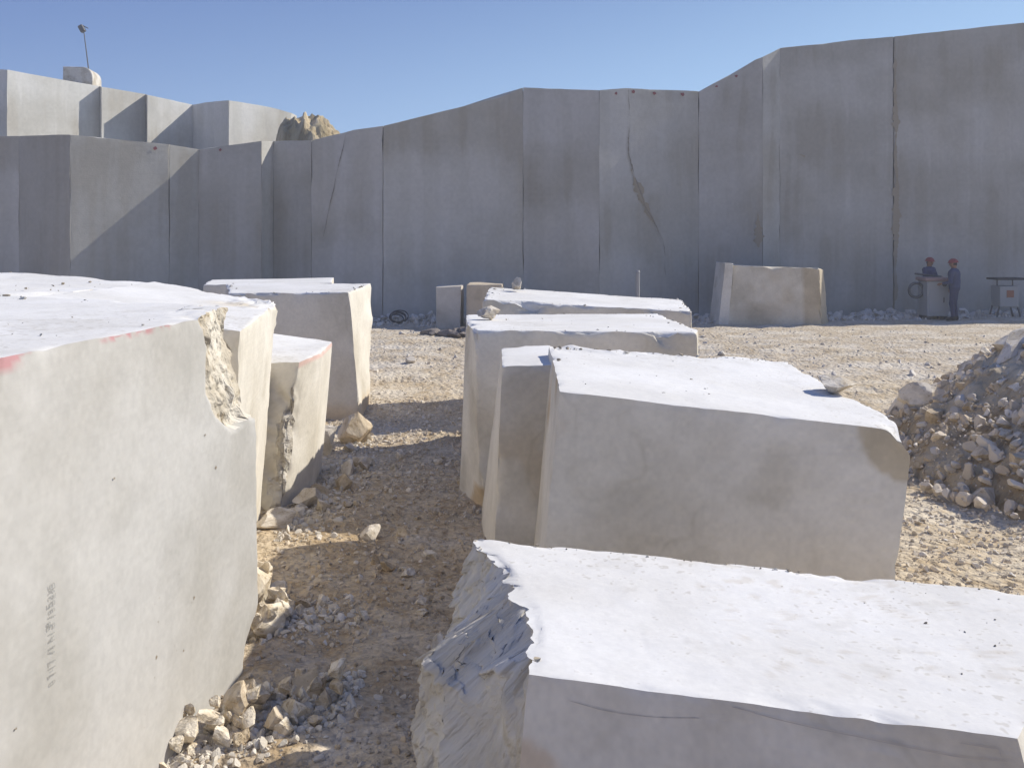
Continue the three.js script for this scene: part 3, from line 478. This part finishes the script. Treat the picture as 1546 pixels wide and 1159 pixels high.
rock('grey slabby rock beside the squarish boulder left of the aisle', [-2.0, 0.1, -9.75], [0.2, 0.25, 0.2], 5, 4, null, [0.1, 1.2, 0]);
rock('big ragged lump of rubble against the corner of the large grey block', [-1.56, 0.16, -5.5], [0.15, 0.26, 0.22], 6, 2, null, [0.3, 0.5, 0.2]);
rock('cream lump under the ragged rubble lump at the grey block corner', [-1.38, 0.06, -5.3], [0.11, 0.13, 0.12], 7, 2, null);
rock('flat grey stone lying at the foot of the narrow sunlit block', [-1.86, 0.05, -7.15], [0.2, 0.09, 0.16], 8, 4, null, [0, 0.4, 0.1]);
rock('wedge shaped grey stone below the cracked low block', [-1.72, 0.08, -7.75], [0.15, 0.13, 0.16], 9, 4, null);
rock('largest brown stone in the heap at the foot of the grey block', [-0.99, 0.06, -4.5], [0.14, 0.11, 0.11], 3, 3, null, [0.2, 0.2, 0.3]);
const footGrp = 'stones heaped at the foot of the large grey block', footLabel = 'small broken stone in the heap at the foot of the large grey block';
for (let i = 0; i < 64; i++) { const t = rnd(), x = lerp(-1.5, -0.86, t) + rr(-0.05, 0.05), dz = rr(-0.2, 0.2), z = lerp(-4.05, -4.45, t) + dz, s = rr(0.018, 0.055) * (i < 9 ? 1.4 : 1); rock(footLabel, [x, groundY(x, z) + s * 0.35 + 0.15 * rnd() * (1 - Math.abs(dz) * 4.5), z], [s * rr(0.9, 1.3), s * rr(0.7, 1), s * rr(0.9, 1.2)], i, i % 4 ? 2 : 1, footGrp); }
const cornerLabel = 'small stone in the scatter beside the far corner of the grey block', cornerGrp = 'stones scattered beside the grey block corner';
for (let i = 0; i < 22; i++) { const x = -1.48 + rr(-0.12, 0.16), z = -5.45 + rr(-0.3, 0.25), s = rr(0.025, 0.075); rock(cornerLabel, [x, Math.max(0, 0.36 - Math.abs(x + 1.55) * 1.1) * rnd() + s * 0.4, z], [s * 1.2, s * 0.9, s], i + 2, i % 4 ? 2 : 0, cornerGrp); }
for (let i = 0; i < 26; i++) { const t = rnd(), x = lerp(-1.55, -0.75, t * t), z = -5.55 + rr(-0.25, 0.3), s = rr(0.02, 0.06); rock(cornerLabel, [x, groundY(x, z) + s * 0.35, z], [s * 1.3, s * 0.8, s], i + 3, i % 2 ? 2 : 0, cornerGrp); }
const rowLabel = 'loose stone lying along the feet of the left blocks behind the grey one', rowGrp = 'stones along the feet of the left blocks';
for (let i = 0; i < 24; i++) { const z = -rr(6.9, 10.6), x = -1.72 + 0.25 * rnd() * rnd() * 3 - 0.05, s = rr(0.035, 0.1); rock(rowLabel, [x, groundY(x, z) + s * 0.35, z], [s * 1.25, s * 0.75, s], i + 5, [0, 4, 1][i % 3], rowGrp); }
const aisleLabel = 'loose flat stone on the shaded dirt of the aisle', aisleGrp = 'loose stones on the aisle floor';
for (let i = 0; i < 36; i++) { const z = -rr(3.9, 9.5), x = rr(-1.3, -0.25), s = rr(0.02, 0.065); rock(aisleLabel, [x, groundY(x, z) + s * 0.25, z], [s * 1.4, s * 0.6, s], i + 1, [0, 1, 3, 4][i % 4], aisleGrp); }

// ------------------------------------------------------------------ rubble heap on the right
{
  const pos = [], uv = [], col = [], idx = [], n = 150, R = 4.4;
  for (let j = 0; j <= n; j++) for (let i = 0; i <= n; i++) {
    const x = HEAP.x + (i / n * 2 - 1) * R, z = HEAP.z + (j / n * 2 - 1) * R, h = heapY(x, z);
    const y = h > 0 ? h + (0.16 * fbm(x * 1.6, 2, z * 1.6, 4) + 0.1 * Math.abs(fbm(x * 5, 2, z * 5, 3))) * sstep(0, 0.3, h) : -0.12;
    pos.push(x, y, z); uv.push(x, z); col.push(...mixc([0.98, 0.86, 0.67], [0.62, 0.5, 0.33], clamp(0.55 + fbm(x * 1.3, 6, z * 1.3, 4) * 1.7, 0, 1)));
  }
  for (let j = 0; j < n; j++) for (let i = 0; i < n; i++) { const k = j * (n + 1) + i; idx.push(k, k + n + 1, k + 1, k + 1, k + n + 1, k + n + 2); }
  top('rubble_heap', geom(pos, uv, col, idx), M.broken, 'big heap of earth and broken stone at the right edge', 'rubble heap');
  const lab = 'broken stone half buried in the rubble heap at the right edge', grp = 'stones in the right rubble heap';
  rock('largest pale stone high on the rubble heap at right edge', [5.25, heapY(5.25, -8.6) + 0.14, -8.6], [0.24, 0.2, 0.22], 2, 0);
  rock('long smooth grey slab on the left slope of the rubble heap', [5.2, heapY(5.2, -9.6) + 0.1, -9.6], [0.42, 0.12, 0.2], 8, 4, null, [0, 0.2, 0.55]);
  for (let i = 0; i < 190; i++) {
    const a = rr(1.9, 4.5), rad = HEAP.r * Math.pow(rr(0.15, 1.02), 0.7), x = HEAP.x + Math.cos(a) * rad, z = HEAP.z - Math.sin(a) * -rad * 0.95; const y = heapY(x, z);
    const s = (0.05 + 0.16 * Math.pow(rnd(), 2.2)); rock(lab, [x, y + s * 0.2 + 0.03, z], [s * rr(0.9, 1.25), s * rr(0.75, 1), s * rr(0.9, 1.2)], i, [0, 4, 1, 3, 3, 1][i % 6], grp);
  }
}

// ------------------------------------------------------------------ gravel, chips and wall-foot rubble (uncountable)
function scatter(name, label, list, kinds = CHIPS) {
  kinds.forEach((g, k) => {
    const sub = list.filter((_, i) => i % kinds.length === k), im = new THREE.InstancedMesh(g, M.chip, sub.length), o = new THREE.Object3D(), c = new THREE.Color();
    sub.forEach(([x, y, z, s, col, flat], i) => { o.position.set(x, y, z); o.rotation.set(flat ? rr(-0.3, 0.3) : rr(0, 6.28), rr(0, 6.28), flat ? rr(-0.3, 0.3) : rr(0, 6.28)); o.scale.set(s * rr(0.9, 1.5), s * rr(0.55, 0.9), s * rr(0.8, 1.2)); o.updateMatrix(); im.setMatrixAt(i, o.matrix); im.setColorAt(i, c.setRGB(...col)); });
    im.name = numbered(name); im.castShadow = im.receiveShadow = true; scene.add(im); tag(im, label, 'gravel', null, 'stuff');
  });
}
{
  const L = [], stone = (b) => { const k = rr(0.75, 1.1), w = rnd(); return mul(mixc(b, [0.68, 0.62, 0.53], w * w), k * 1.08); };
  const add = (n, fx, fz, s0, s1, base, pw = 2.5) => { for (let i = 0; i < n; i++) { const x = fx(), z = fz(x), s = s0 + (s1 - s0) * Math.pow(rnd(), pw); L.push([x, groundY(x, z) + s * 0.2, z, s, stone(base)]); } };
  const br = [0.48, 0.385, 0.265], wm = [0.6, 0.51, 0.385], pl = [0.62, 0.56, 0.48];
  add(7500, () => rr(-2.1, 0.4), () => -rr(3.6, 8.4), 0.003, 0.02, br, 4);
  add(6000, () => rr(-2.4, 0.2), () => -rr(8.2, 13), 0.005, 0.024, wm, 4);
  add(8000, () => rr(1.6, 4.6), () => -rr(3.6, 9.5), 0.004, 0.024, wm, 4);
  add(2200, () => rr(-3.5, 11), () => -rr(11, 23), 0.008, 0.03, pl, 4);
  add(50, () => rr(-3, 9), () => -rr(11, 22), 0.04, 0.1, pl, 3);
  add(1500, () => { const t = rnd(); return lerp(-1.5, -0.75, t); }, (x) => lerp(-4.0, -4.5, (x + 1.5) / 0.75) + (rnd() + rnd() - 1) * 0.34, 0.005, 0.028, [0.62, 0.56, 0.46], 3);
  add(1200, () => -1.62 + 0.75 * rnd() * rnd(), () => -5.5 + (rnd() + rnd() - 1) * 0.4, 0.005, 0.03, [0.62, 0.56, 0.46], 3);
  add(900, () => -1.75 + 0.5 * rnd() * rnd(), () => -rr(6.8, 10.6), 0.006, 0.03, [0.58, 0.53, 0.45], 3);
  scatter('gravel', 'loose broken limestone gravel over the quarry floor', L);
  const H = []; for (let i = 0; i < 15000; i++) { const a = rr(0, 6.283), rad = HEAP.r * Math.sqrt(rr(0.01, 1.1)), x = HEAP.x + Math.cos(a) * rad, z = HEAP.z + Math.sin(a) * rad * 0.95; const s = 0.008 + 0.06 * Math.pow(rnd(), 4); H.push([x, Math.max(heapY(x, z), 0) + 0.06, z, s, stone(rnd() < 0.5 ? br : wm)]); }
  scatter('heap_gravel', 'small stones and crumbs covering the right rubble heap', H);
  const W = []; for (let i = 0; i < 2600; i++) { const x = rr(-4.5, 16), u = rnd(), z = (x < 2 ? -25.3 : x < 7 ? lerp(-25.4, -26.4, (x - 2) / 5) : lerp(-26.5, -28, (x - 7) / 8)) + 0.1 + u * u * 1.6, s = 0.02 + 0.12 * Math.pow(rnd(), 4) * (1 - u * 0.5); W.push([x, s * 0.3 + 0.25 * (1 - u) * Math.max(0, fbm(x * 0.7, 1, 3, 3) + 0.1), z, s, stone(pl)]); }
  scatter('wall_rubble', 'low line of broken rubble along the foot of the far wall', W);
  const C = []; const onTop = (n, poly, s0, s1, rimBias) => { const T = pts(poly), c = V(0, 0, 0); T.forEach((p) => c.addScaledVector(p, 1 / T.length)); for (let i = 0; i < n; i++) { const k = Math.floor(rnd() * T.length), a = T[k], b = T[(k + 1) % T.length], p = a.clone().lerp(b, rnd()).lerp(c, rimBias ? 0.015 + 0.2 * Math.pow(rnd(), 3) : 1 - Math.sqrt(rnd())); if (rnd() < 0.6) continue; const s = 0.55 * (s0 + (s1 - s0) * Math.pow(rnd(), 4)); C.push([p.x, p.y + s * 0.2, p.z, s, mul(rnd() < 0.5 ? [0.38, 0.32, 0.24] : [0.62, 0.59, 0.53], rr(0.7, 1)), true]); } };
  onTop(60, [[1.41, 0.86, -2.58], [2.25, 0.86, -3.57], [0.6, 0.86, -4.0]], 0.003, 0.013); onTop(120, [[2.2, 0.86, -3.55], [2.25, 0.86, -3.57], [-0.18, 0.86, -4.3], [-0.1, 0.86, -4.25]], 0.004, 0.018);
  onTop(130, [[1.9, 1.31, -4.55], [1.85, 1.39, -6.5], [0.3, 1.475, -6.65], [0.3, 1.445, -4.95]], 0.004, 0.022); onTop(170, [[1.9, 1.395, -6.4], [1.9, 1.395, -6.45], [0.27, 1.475, -6.65], [0.3, 1.475, -6.55]], 0.006, 0.03);
  onTop(140, [[1.56, 1.46, -7.8], [1.67, 1.43, -8.3], [1.6, 1.425, -10.2], [-0.51, 1.4, -10.4], [-0.32, 1.48, -7.8]], 0.006, 0.025, true); onTop(40, [[1.5, 1.46, -7.85], [1.5, 1.43, -10.1], [-0.4, 1.42, -10.2], [-0.3, 1.48, -7.9]], 0.005, 0.02);
  onTop(160, [[2.18, 1.37, -11.2], [2.37, 1.4, -12.9], [-0.31, 1.56, -13.2], [-0.37, 1.49, -11.5]], 0.008, 0.04, true);
  onTop(90, [[-3.4, 1.87, -6.4], [-3.2, 1.83, -8.6], [-5.25, 1.91, -9.5], [-6.2, 1.9, -6]], 0.006, 0.035); onTop(160, [[-2.2, 1.885, -5.3], [-3.31, 1.89, -5.93], [-4.5, 1.9, -5.2], [-4.4, 1.9, -5.1]], 0.006, 0.03);
  onTop(90, [[-2.04, 1.58, -11.6], [-1.94, 1.635, -12.8], [-4.02, 1.62, -13], [-3.61, 1.55, -11.8]], 0.008, 0.04, true); onTop(30, [[-1.6, 1.89, -3], [-1.45, 1.89, -4.3], [-2.8, 1.89, -4.5]], 0.003, 0.014);
  onTop(60, [[0.2, 1.385, -7.2], [0.2, 1.375, -7.38], [-0.05, 1.38, -7.38], [-0.06, 1.385, -7.0]], 0.006, 0.022);
  scatter('stone_chips', 'tiny stone chips and grit lying on the block tops', C);
}
// dark debris by the far wall with an orange scrap
{
  const d = thing('debris_pile', 'low dark debris pile with an orange scrap before the far paired blocks', 'debris pile', [-1.2, 0, -21.6]);
  const gs = []; for (let i = 0; i < 26; i++) { const s = rr(0.06, 0.2), g = CHIPS[i % 6].clone(); g.scale(s * 1.6, s * 0.7, s); g.rotateY(rr(0, 6)); g.translate(rr(-0.75, 0.7), s * 0.3, rr(-0.3, 0.3)); gs.push(g); }
  part('debris', mergeGeometries(gs), std({ color: new THREE.Color().setRGB(0.2, 0.17, 0.15), bumpMap: bumpRough, bumpScale: 0.01 }), d);
  const sc = ROCKS[3].clone(); sc.scale(0.2, 0.08, 0.12); sc.rotateZ(0.2); sc.translate(0.25, 0.22, 0.1); part('orange_scrap', sc, M.orange, d);
  const t = thing('hose_coil', 'dark coil of hose lying against the foot of the wall', 'hose', [-3.0, 0.02, -24.4]);
  for (let i = 0; i < 4; i++) { const g = new THREE.TorusGeometry(0.3 - i * 0.03, 0.02, 8, 28); g.scale(0.8, 0.8, 0.8); g.rotateX(-0.9 - i * 0.04); g.rotateY(i * 0.12); g.translate(rr(-0.04, 0.04), 0.17 - i * 0.01, i * 0.05 - 0.1); part('coil', g, M.dark, t); }
  const p = thing('marker_post', 'thin pale upright post before the wall, above the flat white blocks', 'post', [3.2, -0.1, -23.6]);
  const pg = new THREE.CylinderGeometry(0.05, 0.06, 1.5, 10); pg.translate(0, 0.75, 0); part('post_shaft', pg, M.post, p);
  const cap = new THREE.CylinderGeometry(0.045, 0.065, 0.05, 10); cap.translate(0, 1.52, 0); part('post_cap', cap, M.post, p);
}
// ------------------------------------------------------------------ machines and workers at the far right
{
  const a = thing('control_cabinet', 'pale grey machine cabinet with reddish lid beside the two workers', 'machine', [11.82, 0, -26.0]);
  const bx = (w, h, d, x, y, z, r = 0.03) => { const g = new RoundedBoxGeometry(w, h, d, 2, r); g.translate(x, y, z); return g; };
  part('cabinet_body', bx(0.6, 0.98, 0.6, 0, 0.58, 0), M.cabinet, a); part('lid', bx(0.7, 0.1, 0.68, -0.01, 1.12, 0), M.trim, a);
  const dial = new THREE.CylinderGeometry(0.06, 0.06, 0.04, 16); dial.rotateX(Math.PI / 2); dial.translate(0.17, 0.98, 0.31); part('dial', dial, M.dark, a);
  part('door_panel', bx(0.44, 0.62, 0.02, -0.02, 0.52, 0.305, 0.008), M.cabinet, a); part('handle', bx(0.03, 0.14, 0.03, 0.15, 0.55, 0.325, 0.01), M.steel, a);
  for (const s of [-1, 1]) part('foot', bx(0.1, 0.12, 0.5, s * 0.24, 0.05, 0, 0.01), M.steel, a);
  const arm = new THREE.CylinderGeometry(0.03, 0.03, 0.75, 8); arm.rotateZ(1.45); arm.translate(-0.1, 1.22, -0.1); part('guide_bar', arm, M.steel, a);
  const wh = new THREE.TorusGeometry(0.2, 0.04, 8, 24); wh.translate(-0.48, 0.8, 0.0); part('wheel', wh, M.steel, a);
  const b = thing('drill_rig', 'grey box on legs with dark top plate and orange patch, rightmost machine by the wall', 'machine', [14.15, 0, -26.6]);
  part('housing', bx(0.55, 0.6, 0.5, 0, 0.6, 0), M.cabinet, b); part('top_plate', bx(0.86, 0.06, 0.62, 0.05, 1.1, 0, 0.015), M.dark, b); part('warning_patch', bx(0.2, 0.2, 0.02, 0.02, 0.68, 0.255, 0.006), M.orange, b);
  for (const sx of [-1, 1]) for (const sz of [-1, 1]) { const g = new THREE.CylinderGeometry(0.025, 0.03, 0.36, 8); g.rotateZ(sx * 0.25); g.translate(sx * 0.3, 0.16, sz * 0.2); part('leg', g, M.steel, b); }
  for (const sx of [-1, 1]) { const g = new THREE.CylinderGeometry(0.02, 0.02, 0.24, 8); g.translate(sx * 0.22, 0.98, 0); part('strut', g, M.steel, b); }
}
function surfaceNets(sdf, lo, hi, cell) {
  const n = [0, 1, 2].map((a) => Math.ceil((hi[a] - lo[a]) / cell) + 1), F = new Float32Array(n[0] * n[1] * n[2]), id = (x, y, z) => (z * n[1] + y) * n[0] + x, pos = [], idx = [], vi = new Int32Array(F.length).fill(-1);
  for (let z = 0; z < n[2]; z++) for (let y = 0; y < n[1]; y++) for (let x = 0; x < n[0]; x++) F[id(x, y, z)] = sdf(lo[0] + x * cell, lo[1] + y * cell, lo[2] + z * cell);
  for (let z = 0; z < n[2] - 1; z++) for (let y = 0; y < n[1] - 1; y++) for (let x = 0; x < n[0] - 1; x++) {
    let c = 0, sx = 0, sy = 0, sz = 0;
    for (let e = 0; e < 12; e++) { const ax = e >> 2, k = e & 3, o = [0, 0, 0]; o[(ax + 1) % 3] = k & 1; o[(ax + 2) % 3] = k >> 1; const p = o.slice(); p[ax] = 1; const a = F[id(x + o[0], y + o[1], z + o[2])], b = F[id(x + p[0], y + p[1], z + p[2])]; if ((a < 0) !== (b < 0)) { const t = a / (a - b); c++; sx += o[0] + (p[0] - o[0]) * t; sy += o[1] + (p[1] - o[1]) * t; sz += o[2] + (p[2] - o[2]) * t; } }
    if (c) { vi[id(x, y, z)] = pos.length / 3; pos.push(lo[0] + (x + sx / c) * cell, lo[1] + (y + sy / c) * cell, lo[2] + (z + sz / c) * cell); }
  }
  for (let z = 1; z < n[2] - 1; z++) for (let y = 1; y < n[1] - 1; y++) for (let x = 1; x < n[0] - 1; x++) for (let ax = 0; ax < 3; ax++) {
    const d = [0, 0, 0]; d[ax] = 1; const a = F[id(x, y, z)], b = F[id(x + d[0], y + d[1], z + d[2])]; if ((a < 0) === (b < 0)) continue;
    const u = [0, 0, 0], v = [0, 0, 0]; u[(ax + 1) % 3] = 1; v[(ax + 2) % 3] = 1;
    const q = [vi[id(x, y, z)], vi[id(x - u[0], y - u[1], z - u[2])], vi[id(x - u[0] - v[0], y - u[1] - v[1], z - u[2] - v[2])], vi[id(x - v[0], y - v[1], z - v[2])]]; if (q.includes(-1)) continue;
    if (a < 0) idx.push(q[0], q[1], q[2], q[0], q[2], q[3]); else idx.push(q[0], q[2], q[1], q[0], q[3], q[2]);
  }
  return { pos, idx };
}
function capsule(a, b, ra, rb) { const d = [b[0] - a[0], b[1] - a[1], b[2] - a[2]], l2 = d[0] * d[0] + d[1] * d[1] + d[2] * d[2] || 1e-9; return (x, y, z) => { const t = clamp(((x - a[0]) * d[0] + (y - a[1]) * d[1] + (z - a[2]) * d[2]) / l2, 0, 1); return Math.hypot(x - a[0] - d[0] * t, y - a[1] - d[1] * t, z - a[2] - d[2] * t) - lerp(ra, rb, t); }; }
const smin = (a, b, k) => { const h = clamp(0.5 + 0.5 * (b - a) / k, 0, 1); return lerp(b, a, h) - k * h * (1 - h); };
function worker(label, pos, turn, pose) {
  const g = thing('person', label, 'person', pos, 'workers beside the machine'); g.rotation.y = turn;
  const J = pose, caps = [];
  const bone = (a, b, ra, rb) => caps.push(capsule(J[a], J[b], ra, rb));
  bone('hip', 'belly', 0.15, 0.15); bone('belly', 'chest', 0.145, 0.165); caps.push(capsule([J.chest[0] - 0.13, J.chest[1] + 0.06, J.chest[2]], [J.chest[0] + 0.13, J.chest[1] + 0.06, J.chest[2]], 0.1, 0.1)); bone('chest', 'neck', 0.1, 0.055); bone('neck', 'head', 0.055, 0.07);
  for (const s of ['L', 'R']) { bone('sh' + s, 'el' + s, 0.062, 0.05); bone('el' + s, 'wr' + s, 0.05, 0.034); bone('hp' + s, 'kn' + s, 0.095, 0.066); bone('kn' + s, 'an' + s, 0.066, 0.052); bone('an' + s, 'to' + s, 0.052, 0.046); }
  const h = J.head;
  const head = (x, y, z) => Math.hypot((x - h[0]) / 0.078, (y - h[1]) / 0.115, (z - h[2]) / 0.098) * 0.09 - 0.09;
  const nose = capsule([h[0], h[1] + 0.01, h[2] + 0.09], [h[0], h[1] - 0.025, h[2] + 0.112], 0.012, 0.016), earL = capsule([h[0] - 0.08, h[1] + 0.02, h[2]], [h[0] - 0.08, h[1] - 0.03, h[2]], 0.016, 0.012), earR = capsule([h[0] + 0.08, h[1] + 0.02, h[2]], [h[0] + 0.08, h[1] - 0.03, h[2]], 0.016, 0.012);
  const sdf = (x, y, z) => { let d = 9; for (const c of caps) d = smin(d, c(x, y, z), 0.035); d = smin(d, head(x, y, z), 0.02); return Math.min(smin(d, nose(x, y, z), 0.01), earL(x, y, z), earR(x, y, z)); };
  const parts = [surfaceNets(sdf, [-0.6, -0.06, -0.45], [0.6, 1.82, 0.65], 0.02)];
  for (const s of ['L', 'R']) {                               // hands: palm, four bent fingers, a thumb from the side
    const w = J['wr' + s], e = J['el' + s], d = V(w[0] - e[0], w[1] - e[1], w[2] - e[2]).normalize(), side = V(1, 0, 0).cross(d).lengthSq() > 0.01 ? V(0, 0, 1).sub(d.clone().multiplyScalar(d.z)).normalize() : V(0, 1, 0), nn = d.clone().cross(side);
    const p = (f, sd, k) => [w[0] + d.x * f + side.x * sd + nn.x * k, w[1] + d.y * f + side.y * sd + nn.y * k, w[2] + d.z * f + side.z * sd + nn.z * k], hc = [capsule(p(0, 0, 0), p(0.03, 0, 0), 0.03, 0.026), capsule(p(0.04, -0.024, 0), p(0.08, -0.028, 0), 0.017, 0.015), capsule(p(0.04, 0.024, 0), p(0.08, 0.028, 0), 0.017, 0.015), capsule(p(0.04, 0, 0), p(0.085, 0, 0), 0.018, 0.016)];
    const q = s === 'L' ? 1 : -1, fing = [];
    [[-0.033, 0.058], [-0.011, 0.072], [0.011, 0.076], [0.033, 0.066]].forEach(([o, l]) => { fing.push([capsule(p(0.075, o, 0), p(0.085 + l * 0.5, o * 1.1, q * 0.01), 0.0095, 0.009), capsule(p(0.085 + l * 0.5, o * 1.1, q * 0.01), p(0.085 + l * 0.9, o * 1.1, q * 0.04), 0.009, 0.0078)]); });
    fing.push([capsule(p(0.025, 0.03, 0), p(0.06, 0.062, q * 0.015), 0.012, 0.0105), capsule(p(0.06, 0.062, q * 0.015), p(0.09, 0.066, q * 0.03), 0.0105, 0.009)]);
    const f = (x, y, z) => { let dd = 9; for (const c of hc) dd = smin(dd, c(x, y, z), 0.015); for (const [a, b] of fing) dd = smin(dd, Math.min(a(x, y, z), b(x, y, z)), 0.004); return dd; };
    const c = p(0.08, 0, 0); parts.push(surfaceNets(f, c.map((v) => v - 0.13), c.map((v) => v + 0.13), 0.005));
  }
  const P = [], I = [], col = []; for (const m of parts) { const o = P.length / 3; for (const v of m.pos) P.push(v); for (const i of m.idx) I.push(i + o); }
  for (let i = 0; i < P.length; i += 3) {
    const x = P[i], y = P[i + 1], z = P[i + 2], wd = Math.min(...['L', 'R'].map((s) => Math.hypot(x - J['wr' + s][0], y - J['wr' + s][1], z - J['wr' + s][2])));
    const isHead = y > J.neck[1] + 0.02 && Math.hypot(x - h[0], z - h[2]) < 0.16, isHand = wd < 0.03 || i >= parts[0].pos.length, boot = y < 0.13;
    let c = pose.cloth; if (y < J.hip[1] && !isHand) c = pose.trousers; if (isHead || isHand) c = [0.3, 0.17, 0.1]; if (boot && !isHand) c = [0.03, 0.025, 0.02];
    if (isHead && z > h[2] + 0.07 && (Math.hypot(Math.abs(x - h[0]) - 0.032, y - h[1] - 0.01) < 0.016 || (Math.abs(y - h[1] + 0.06) < 0.01 && Math.abs(x - h[0]) < 0.03))) c = [0.05, 0.03, 0.03];
    if (isHead && z < h[2] - 0.02 && y > h[1] - 0.03) c = [0.02, 0.015, 0.012];
    const k = 1 + 0.2 * fbm(x * 12, y * 12, z * 12, 3); col.push(c[0] * k, c[1] * k, c[2] * k);
  }
  part('body', geom(P, new Array(P.length / 3 * 2).fill(0), col, I), M.body, g);
  const dome = new THREE.SphereGeometry(0.122, 24, 12, 0, 6.2832, 0, 1.6); dome.scale(0.92, 0.95, 1.08); const rimg = new THREE.CylinderGeometry(0.128, 0.132, 0.012, 24); rimg.scale(0.95, 1, 1.12); const brim = new THREE.SphereGeometry(0.1, 16, 8, 0, 6.2832, 0, 1.3); brim.scale(0.9, 0.14, 0.8); brim.translate(0, -0.005, 0.1);
  const hm = mergeGeometries([dome, rimg, brim]); hm.rotateX(0.08); hm.translate(h[0], h[1] + 0.035, h[2]); part('helmet', hm, M.helmet, g);
}
const legs = { hpL: [-0.09, 0.88, 0], knL: [-0.1, 0.48, 0.03], anL: [-0.1, 0.07, -0.02], toL: [-0.11, 0.045, 0.13], hpR: [0.09, 0.88, 0], knR: [0.1, 0.48, 0.04], anR: [0.1, 0.07, 0.0], toR: [0.12, 0.045, 0.15] };
worker('worker in blue overalls and red helmet standing right of the grey cabinet', [12.13, 0, -25.4], -2.3, { ...legs, hip: [0, 0.92, 0], belly: [0, 1.08, 0], chest: [0, 1.27, 0.01], neck: [0, 1.42, 0.01], head: [0, 1.555, 0.03], shL: [-0.19, 1.36, 0], elL: [-0.24, 1.09, -0.02], wrL: [-0.2, 0.88, 0.12], shR: [0.19, 1.36, 0], elR: [0.26, 1.06, 0.02], wrR: [0.19, 1.02, 0.24], cloth: [0.055, 0.07, 0.14], trousers: [0.045, 0.05, 0.105] });
worker('worker in red helmet standing behind the grey cabinet, mostly hidden', [11.93, 0, -26.55], 0.5, { ...legs, hip: [0, 0.92, 0], belly: [0, 1.08, 0], chest: [0, 1.28, 0.02], neck: [0, 1.43, 0.03], head: [0, 1.57, 0.05], shL: [-0.19, 1.37, 0.02], elL: [-0.26, 1.14, 0.08], wrL: [-0.14, 1.17, 0.28], shR: [0.19, 1.37, 0.02], elR: [0.26, 1.14, 0.08], wrR: [0.13, 1.17, 0.28], cloth: [0.04, 0.05, 0.12], trousers: [0.04, 0.045, 0.08] });

renderer.render(scene, camera);
